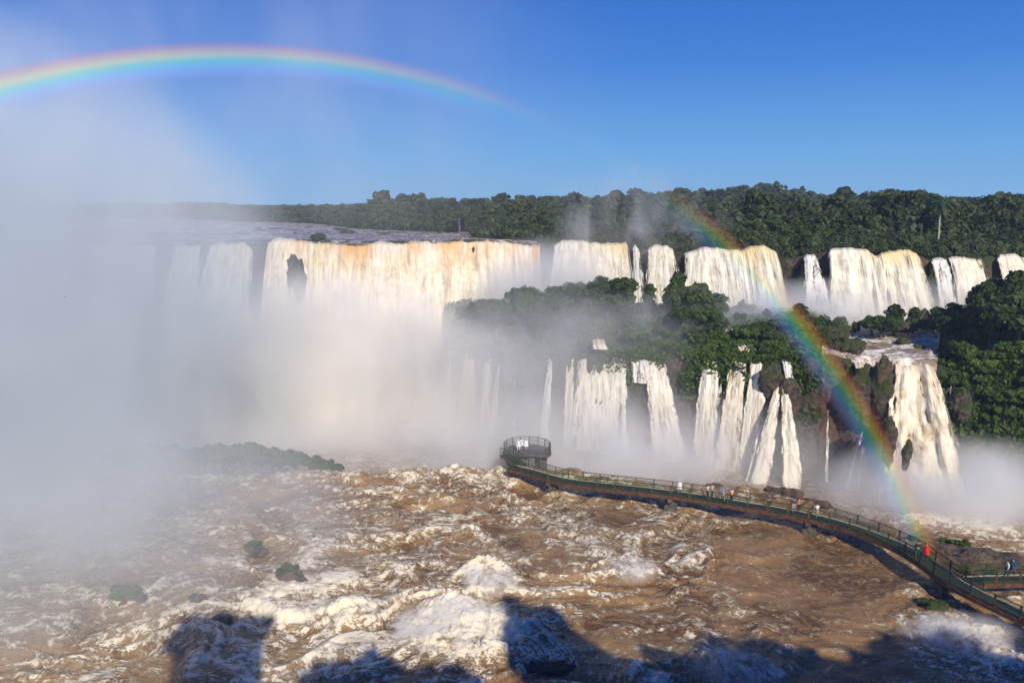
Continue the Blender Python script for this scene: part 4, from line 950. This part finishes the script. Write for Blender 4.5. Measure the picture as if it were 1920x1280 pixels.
# rock(1696, 748, .9, .5, .8, 'small dark stone poking out high in the large cascade', seed=29, y=106, rough=.3)
rock(556, 522, 1.7, 1.2, 4.6, 'dark wet rock notch high in the big falls', seed=30, y=155.9, rough=.34)
rock(1640, 707, 1.1, .9, .9, 'rock knob on the lip between the short and the large cascade', seed=31, y=109.5)
rock(1800, 760, 1.6, 1.2, 2.2, 'mossy outcrop with trickles on the wooded bank', seed=32, y=105.5)
for px, py, s, lab in [(1790, 1020, .35, 'tuft of green shrubs on the crest of the brown rock shelf'), (1808, 1024, .4, 'bright green shrub right of the tuft on the rock shelf'), (1768, 1014, .25, 'small grassy tuft left on the rock shelf crest'), (1748, 1134, .22, 'mossy plants on the dark rock below the footbridge')]:
    p = at_z(px, py, .9); plant('shrub_c', tuple(p), s, lab, 'shrub', dz=-.1)

for i, (px, py, s_, lab) in enumerate([(366, 1124, .8, 'dark rock under the small bush at the edge of the mist'), (540, 1080, 1.3, 'dark rock under the largest rapids bush'), (475, 1030, 1.0, 'dim rock under the faint bush in the mist'), (412, 1158, .8, 'mossy rock beside the white runnel'), (236, 1120, 1.3, 'dim rock under the faintest bush at the lower left')]):
    rock(px + 6, py + 2, s_ * 1.5, s_ * .9, s_ * .55, lab, .15, seed=40 + i, mat='bare', rot=-.4)

# ------------------------------------------------------------------ people
M['skin'] = simple_mat('skin', (.50, .30, .20), .6, 0, .08)
M['hair'] = simple_mat('dark_hair', (.02, .014, .01), .6, 0, .2)
def cloth(name, c):
    if name not in M: M[name] = simple_mat(name, c, .8, 0, .15, 4)
    return M[name]
def skin_obj(name, joints, edges, mat, parent=None, lev=1):
    me = bpy.data.meshes.new(name); me.from_pydata([j[0] for j in joints], edges, []); me.update()
    o = link(name, me, mat, parent)
    sm = o.modifiers.new('skin', 'SKIN'); sv = me.skin_vertices[0].data if me.skin_vertices else None
    if sv is None:
        bm = bmesh.new(); bm.from_mesh(me); bm.verts.layers.skin.verify(); bm.to_mesh(me); bm.free(); sv = me.skin_vertices[0].data
    for i, j in enumerate(joints):
        r = j[1]; sv[i].radius = r if isinstance(r, tuple) else (r, r)
        sv[i].use_root = (i == 0)
    sub = o.modifiers.new('subdivision', 'SUBSURF'); sub.levels = lev; sub.render_levels = lev
    sm.use_smooth_shade = True
    return o
def person(loc, rz, label, top, legs, hair='hair', arms='down', stride=.12, hood=None, skirt=None, bag=None, shorts=False, hat=None, lean=0, s=1.0, group=None):
    root = empty('person', loc, rz); root.scale = (s, s, s); tag(root, label, 'person', group)
    V = Vector; hz = .92
    J = [(V((0, 0, hz)), (.15, .11)), (V((0, lean * .4, 1.15)), (.14, .10)), (V((0, lean * .7, 1.36)), (.17, .11)), (V((0, lean * .9, 1.47)), (.07, .07)), (V((0, lean, 1.56)), (.06, .06)), (V((0, lean + .015, 1.63)), (.078, .092)), (V((0, lean + .01, 1.71)), (.075, .09)), (V((0, lean + .115, 1.62)), .018)]
    E = [(0, 1), (1, 2), (2, 3), (3, 4), (4, 5), (5, 6), (5, 7)]
    def add(p, r, c): J.append((V(p), r)); E.append((c, len(J) - 1)); return len(J) - 1
    hands = []
    for sg in (-1, 1):
        h = add((.10 * sg, 0, .88), (.095, .10), 0); k = add((.11 * sg, sg * stride * .5 + .03, .48), (.062, .065), h); a = add((.11 * sg, sg * stride, .09), (.04, .045), k); add((.12 * sg, sg * stride + .16, .04), (.04, .03), a)
        sh = add((.19 * sg, lean * .75, 1.40), .06, 2)
        if arms == 'down': el = (.25 * sg, -.02 + lean * .6, 1.13); ha = (.24 * sg, .10 + lean * .5, .90)
        elif arms == 'camera': el = (.25 * sg, .18 + lean, 1.27); ha = (.07 * sg, .28 + lean, 1.54)
        elif arms == 'wide': el = (.42 * sg, .10 + lean, 1.36); ha = (.62 * sg, .20 + lean, 1.46)
        elif arms == 'rail': el = (.27 * sg, .12 + lean, 1.18); ha = (.22 * sg, .34 + lean, 1.12)
        else: el = (.25 * sg, .02, 1.14); ha = ((.10 * sg, .28, 1.5) if sg == 1 else (.24 * sg, .10, .92))
        e = add(el, .045, sh); w = add(ha, .030, e); d = (V(ha) - V(el)).normalized(); pm = V(ha) + d * .07; pi = add(pm, (.038, .018), w); sd = d.cross(V((sg, .2, .3))).normalized()
        for q, ln in ((-1.5, .065), (-.5, .08), (.5, .075), (1.5, .055)):
            f1 = add(pm + d * .035 + sd * .019 * q, .0085, pi); add(pm + d * (.035 + ln) + sd * .021 * q + V((-sg * .02, 0, -.01)), .007, f1)
        th = add(V(ha) + d * .03 - sd * .04, .009, w); add(V(ha) + d * .075 - sd * .055, .008, th)
        hands.append(V(ha))
    body = skin_obj('body', J, E, M['skin'], root)
    # clothing: jacket over torso and sleeves, trousers over hips and legs
    jt = [(J[1][0] * .6 + J[0][0] * .4, (.175, .135)), (J[1][0], (.17, .13)), (J[2][0], (.195, .135)), (J[3][0] + V((0, 0, -.02)), .085)]; je = [(0, 1), (1, 2), (2, 3)]
    for sg in (-1, 1):
        idx = [i for i, (p, r) in enumerate(J) if abs(p.x - .19 * sg) < 1e-6 and abs(p.z - 1.40) < 1e-6][0]
        b = len(jt); jt += [(J[idx][0], .085), (J[idx + 1][0], .064), (J[idx + 1][0].lerp(J[idx + 2][0], .82), .046)]; je += [(2, b), (b, b + 1), (b + 1, b + 2)]
    skin_obj('poncho' if skirt else 'jacket', jt, je, top, root)
    if skirt:
        m = MB(); N = 14
        rings = [(.17, 1.32), (.25, 1.1), (.33, .85), (.36, .62)]
        for r_, z in rings:
            for i in range(N): a = 6.283 * i / N; k = 1 + .07 * math.sin(3 * a + z * 5); m.V.append((math.cos(a) * r_ * k, math.sin(a) * r_ * .75 * k + lean * .5, z))
        for q in range(3):
            for i in range(N): m.F.append((q * N + i, q * N + (i + 1) % N, (q + 1) * N + (i + 1) % N, (q + 1) * N + i))
        m.build('poncho_skirt', top, root)
    lt = [(J[0][0] + V((0, 0, .04)), (.165, .13))]; le = []
    for sg, i0 in ((-1, [i for i, (p, r) in enumerate(J) if abs(p.z - .88) < 1e-6 and p.x < 0][0]), (1, [i for i, (p, r) in enumerate(J) if abs(p.z - .88) < 1e-6 and p.x > 0][0])):
        b = len(lt); kn = J[i0 + 1][0]; an = J[i0 + 2][0]
        if shorts: lt += [(J[i0][0], .12), (J[i0][0].lerp(kn, .8), .095)]; le += [(0, b), (b, b + 1)]
        else: lt += [(J[i0][0], .12), (kn, .082), (an + V((0, 0, .03)), .06)]; le += [(0, b), (b, b + 1), (b + 1, b + 2)]
        sh_ = skin_obj('shoe', [(an + V((0, -.03, -.03)), (.05, .045)), (J[i0 + 3][0] + V((0, .02, 0)), (.05, .035))], [(0, 1)], cloth('dark_shoe', (.04, .04, .045)), root)
    skin_obj('shorts' if shorts else 'trousers', lt, le, legs, root)
    hm = hood or hat or M[hair]
    skin_obj('hood' if hood else 'hat' if hat else 'hair', [(V((0, lean - .03, 1.62)), (.092, .085)), (V((0, lean - .01, 1.72)), (.10, .11)), (V((0, lean, 1.78)), .06)], [(0, 1), (1, 2)], hm, root)
    for sg in (-1, 1):
        e_ = MB(); c = V((.032 * sg, lean + .098, 1.67)); e_.bar(c, c + V((0, .01, 0)), .022, .014); e_.build('eye', M['hair'], root)
        e_ = MB(); c = V((.085 * sg, lean, 1.64)); e_.bar(c, c + V((.012 * sg, -.02, .0)), .03, .06); e_.build('ear', M['skin'], root)
    if bag:
        o = skin_obj('backpack' if bag[1] == 'back' else 'shoulder_bag', [(V((.0, -.2, 1.1)) if bag[1] == 'back' else V((.24, -.1, 1.0)), (.13, .08)), (V((.0, -.2, 1.33)) if bag[1] == 'back' else V((.24, -.1, 1.18)), (.12, .07))], [(0, 1)], bag[0], root)
        tag(o)
    if arms == 'camera':
        cm = MB(); cm.bar((-.055, lean + .32, 1.63), (.055, lean + .32, 1.63), .05, .08); cm.bar((0, lean + .34, 1.63), (0, lean + .42, 1.63), .055, .055)
        o = cm.build('camera', cloth('dark_shoe', (.04, .04, .045)), None); o.matrix_world = Matrix.Translation(loc) @ Matrix.Rotation(rz, 4, 'Z') @ Matrix.Scale(s, 4); tag(o, 'small black camera held up by the ' + ' '.join(label.split()[:8]), 'camera')
    return root
w = cloth('white_cloth', (.78, .77, .75)); tan = cloth('tan_cloth', (.45, .36, .23)); dk = cloth('dark_cloth', (.03, .035, .05)); jean = cloth('blue_jeans', (.05, .08, .16)); red = cloth('red_cloth', (.75, .015, .02))
blu = cloth('bright_blue_cloth', (.02, .32, .80)); pnk = cloth('pink_cloth', (.80, .08, .30)); bei = cloth('beige_cloth', (.55, .42, .33)); nav = cloth('navy_cloth', (.05, .07, .14)); grn = cloth('teal_cloth', (.04, .16, .13)); pur = cloth('violet_cloth', (.20, .12, .62)); gry = cloth('grey_cloth', (.45, .43, .42))
person(deck_at(1271, .6), R(-20), 'person in a white hooded poncho walking on the footbridge', w, gry, hood=w, skirt=True, stride=.25, arms='one')
person(deck_at(1323, .55), R(15), 'person in a grey shirt and dark trousers beside the one in tan', gry, dk, arms='rail')
person(deck_at(1330, .75), R(-10), 'person in a tan jacket and jeans lifting both hands to the face', tan, jean, arms='camera')
person(deck_at(1352, .5), R(60), 'person in a bright blue hooded coat with a pink bag', blu, cloth('bare_beige', (.55, .45, .38)), hood=blu, skirt=False, stride=.22, bag=(pnk, 'side'), lean=.05)
person(deck_at(1368, .55), R(10), 'person in a beige top and dark trousers with hands on the rail', bei, dk, arms='rail')
person(deck_at(1438, .6), R(5), 'person in dark blue taking a picture from the bridge', nav, dk, arms='camera')
person(deck_at(1484, .55), R(-30), 'person in a navy top and white shorts', nav, w, shorts=True, arms='rail')
person(deck_at(1492, .85), R(40), 'person in a red shirt half hidden behind the one in white shorts', cloth('faded_red', (.55, .14, .10)), dk, arms='down')
person(deck_at(1527, .45), R(10), 'dark-haired person in a white shirt and beige trousers', w, bei, arms='rail', shorts=False)
person(deck_at(1716, .6), R(-60), 'person in a long bright red coat leaning toward the rail', red, jean, hood=red, skirt=True, lean=.12, arms='rail')
person(deck_at(1709, .35), R(-40), 'person in dark clothes and teal trousers close to the red coat', dk, grn, arms='one')
person(deck_at(1911, .55), R(15), 'person in a white and violet jacket holding a camera at the right edge', w, grn, arms='camera', hat=w, s=1.04, bag=(pur, 'back'))
for dx, dy, c1, lab, ar in [(-1.25, .3, w, 'leftmost of the white-clad people on the viewing platform', 'wide'), (-.75, .9, cloth('pale_blue_cloth', (.60, .66, .80)), 'person in pale blue in the middle of the platform group', 'down'), (-.15, .5, w, 'person in a white raincoat at the right of the platform group', 'one')]:
    person(Vector((PC.x + dx, PC.y + dy, PZT + .01)), R(20 * dx), lab, c1, w if ar == 'wide' else gry, hood=c1, skirt=True, arms=ar)
_b = Vector(at_z(1893, 1086, ZB + .51)); person(Vector((_b.x, _b.y + .5, ZB + .51)), R(80), 'person in white on the side branch of the bridge', w, jean, arms='down')
_b = Vector(at_z(1908, 1086, ZB + .51)); person(Vector((_b.x, _b.y + .9, ZB + .51)), R(-70), 'person in a dark blue poncho on the side branch at the right edge', cloth('deep_blue', (.03, .07, .16)), dk, hood=cloth('deep_blue', (.03, .07, .16)), skirt=True)

# ------------------------------------------------------------------ rainbow: thin sheet, the bow's light painted on as colour, 41-43 degrees round the shadow point
def rainbow():
    Dst = 97.0; ax = -SUNV; e1 = ax.cross(Vector((0, 0, 1))).normalized(); e2 = e1.cross(ax).normalized(); nr, na = 40, 360
    a0, a1 = R(-22), R(232); V = []; U = []
    for k, dz in ((0, 0),):
        for i in range(nr + 1):
            q = i / nr; ang = R(40.0 + 2.55 * q)
            for j in range(na + 1):
                a = a0 + (a1 - a0) * j / na; d = ax * math.cos(ang) + (e1 * math.cos(a) + e2 * math.sin(a)) * math.sin(ang)
                V.append(tuple(Vector((0, 0, CAMZ)) + d * Dst)); U.append((q, a, 0))
    me = np_mesh('rainbow', V, grid_faces(nr + 1, na + 1), attrs={'bow': np.array(U)})
    b = NB('painted_bow_light'); sep = b.n('ShaderNodeSeparateXYZ'); b.set(sep.inputs[0], b.attr('bow').outputs['Vector'])
    rp = b.n('ShaderNodeValToRGB'); b.set(rp.inputs[0], sep.outputs[0]); els = rp.color_ramp.elements
    stops = [(0, (.42, .42, .85)), (.2, (.32, .42, 1)), (.36, (.18, .62, 1)), (.5, (.15, .95, .55)), (.63, (.95, .95, .12)), (.75, (1, .55, .08)), (.88, (1, .22, .08)), (1, (.9, .1, .08))]
    for i, (p, c) in enumerate(stops):
        e = els[i] if i < 2 else els.new(p); e.position = p; e.color = (*c, 1)
    rad = b.math('MULTIPLY', b.ramp(sep.outputs[0], 0, .35), b.ramp(sep.outputs[0], 1, .72))
    ang = sep.outputs[1]
    # painted strength of the bow along its arc, set by hand
    s1 = b.n('ShaderNodeValToRGB'); b.set(s1.inputs[0], b.ramp(ang, a0, a1, 0, 1, smooth=False)); se = s1.color_ramp.elements
    fr = lambda deg: (R(deg) - a0) / (a1 - a0)
    ARC = ARC_STOPS
    for i, (dg, v) in enumerate(ARC):
        e = se[i] if i < 2 else se.new(fr(dg)); e.position = fr(dg); e.color = (v, v, v, 1)
    n = b.noise(b.pos(), .05, 2)
    al = b.math('MULTIPLY', b.math('MULTIPLY', rad, s1.outputs[0]), b.ramp(n, .3, .65, .75, 1.0))
    df = b.n('ShaderNodeBsdfDiffuse'); b.set(df.inputs[0], rp.outputs[0]); tr = b.n('ShaderNodeBsdfTransparent')
    ad = b.n('ShaderNodeMixShader'); b.set(ad.inputs[0], al); b.t.links.new(tr.outputs[0], ad.inputs[1]); b.t.links.new(df.outputs[0], ad.inputs[2])
    b.t.links.new(ad.outputs[0], b.out.inputs['Surface'])
    for q_ in [(0,165),(430,98),(960,215),(1100,280),(1200,335),(1330,425),(1440,525),(1600,750),(1735,1005)]:
        d_=ray(*q_); print('BOW',q_, round(math.degrees(math.acos(d_.dot(ax))),2), round(math.degrees(math.atan2(d_.dot(e2),d_.dot(e1))),1))
    o = link('rainbow', me, b.m); tag(o, 'large rainbow arching from the upper left sky down to the rapids', 'rainbow'); return o
ARC_STOPS = [(-22, 0), (0, .14), (12, .15), (30, .16), (39, .11), (45, .03), (58, .005), (64, .03), (72, .14), (84, .26), (100, .30), (125, .30), (160, .2), (232, 0)]
rainbow()

# ------------------------------------------------------------------ the bank behind the viewpoint, whose tower and trees throw the long shadows
def near_bank():
    x = np.linspace(-90, 110, 120); y = np.linspace(-4, -70, 50); X, Y = np.meshgrid(x, y); Z = 35.5 + fbm(X * .06, Y * .06, 2., 4) * 1.2
    Z[0] = -6; Z[1] = 8 + fbm(X[1] * .2, Y[1], 1., 3); Z[2] = 24 + fbm(X[2] * .2, Y[2], 2., 3)
    me = np_mesh('bank', np.stack([X, Y, Z], -1).reshape(-1, 3), grid_faces(50, 120)); tag(link('bank', me, M['rock']), kind='structure')
near_bank()
def shadow_origin(px, py, y):
    P = at_z(px, py, .4); t = (P.y - y) / -SUNV.y; return P + SUNV * t
def tower():
    q = shadow_origin(412, 1182, -9); root = empty('lookout_tower', (q.x, -9, 34)); tag(root, 'concrete lift tower on the bank, known by its broad shadow on the rapids', 'tower')
    h = q.z - 34; m = MB(); m.bar((0, 0, 0), (0, 0, h - .5), 6.4, 4.5, up=Vector((0, 1, 0))); m.build('shaft', M['concrete'], root)
    m = MB(); m.bar((0, 0, h - .5), (0, 0, h), 8.4, 5.6, up=Vector((0, 1, 0))); m.build('roof', M['concrete'], root)
    for k in (-2, 0, 2):
        w_ = MB(); w_.bar((k, 2.22, h * .5), (k, 2.30, h * .5), 1.3, 2.0); w_.build('window', M['beam'], root)
tower()
for px, py, k, lab in [(960, 1092, 'oak', 'tall tree on the near bank shading the foam at bottom centre'), (630, 1205, 'oak', 'round tree on the near bank right of the lift tower'),
      (1190, 1205, 'oak', 'round tree on the near bank right of centre'), (1330, 1252, 'wide', 'broad tree on the near bank right of centre'), (1450, 1240, 'wide', 'broad tree on the near bank toward the right'), (1570, 1242, 'oak', 'round tree on the near bank toward the right'), (1700, 1248, 'wide', 'broad tree on the near bank far to the right'), (1850, 1234, 'oak', 'round tree on the near bank far to the right'), (1990, 1226, 'wide', 'last tree on the near bank to the right'),
      (1385, 1248, 'wide', 'low spreading tree on the near bank, left of the right-hand row'), (1510, 1244, 'wide', 'low spreading tree on the near bank in the middle of the right-hand row'), (1640, 1244, 'wide', 'low spreading tree on the near bank between two others'), (1775, 1242, 'wide', 'low spreading tree on the near bank near the end of the row'), (1920, 1238, 'wide', 'low spreading tree on the near bank last but one'), (720, 1256, 'wide', 'low spreading tree on the near bank near the lift tower'), (1100, 1262, 'wide', 'low spreading tree on the near bank at the centre')]:
    q = shadow_origin(px, py, -13); s_ = (q.z - 35.2) / NAT[k]; nrw = min(1, (1.3 if px == 960 else 1.75) / s_ + .1)
    o = plant(k, (q.x, -13, 35.2), s_, lab, 'tree', 'trees on the near bank whose shadows reach the rapids'); o.scale = (s_ * nrw, s_ * nrw, s_)
haze()
# a distant bird
def bird():
    p = at_r(122, 557, 70); m = MB(); 
    m.V = [(-.5, 0, .18), (-.12, .10, .02), (-.12, -.12, .02), (0, .22, 0), (0, -.28, 0), (.12, .10, .02), (.12, -.12, .02), (.5, 0, .18), (0, 0, .08), (0, 0, -.08)]
    m.F = [(0, 2, 1), (1, 2, 8), (1, 9, 2), (3, 1, 8), (3, 9, 1), (2, 4, 8), (2, 9, 4), (5, 3, 8), (5, 9, 3), (4, 6, 8), (4, 9, 6), (6, 5, 8), (6, 9, 5), (5, 6, 7)]
    o = m.build('bird', M['hair']); o.location = p; o.scale = (.35, .35, .35); tag(o, 'tiny dark bird gliding in the mist at the left', 'bird')
bird()
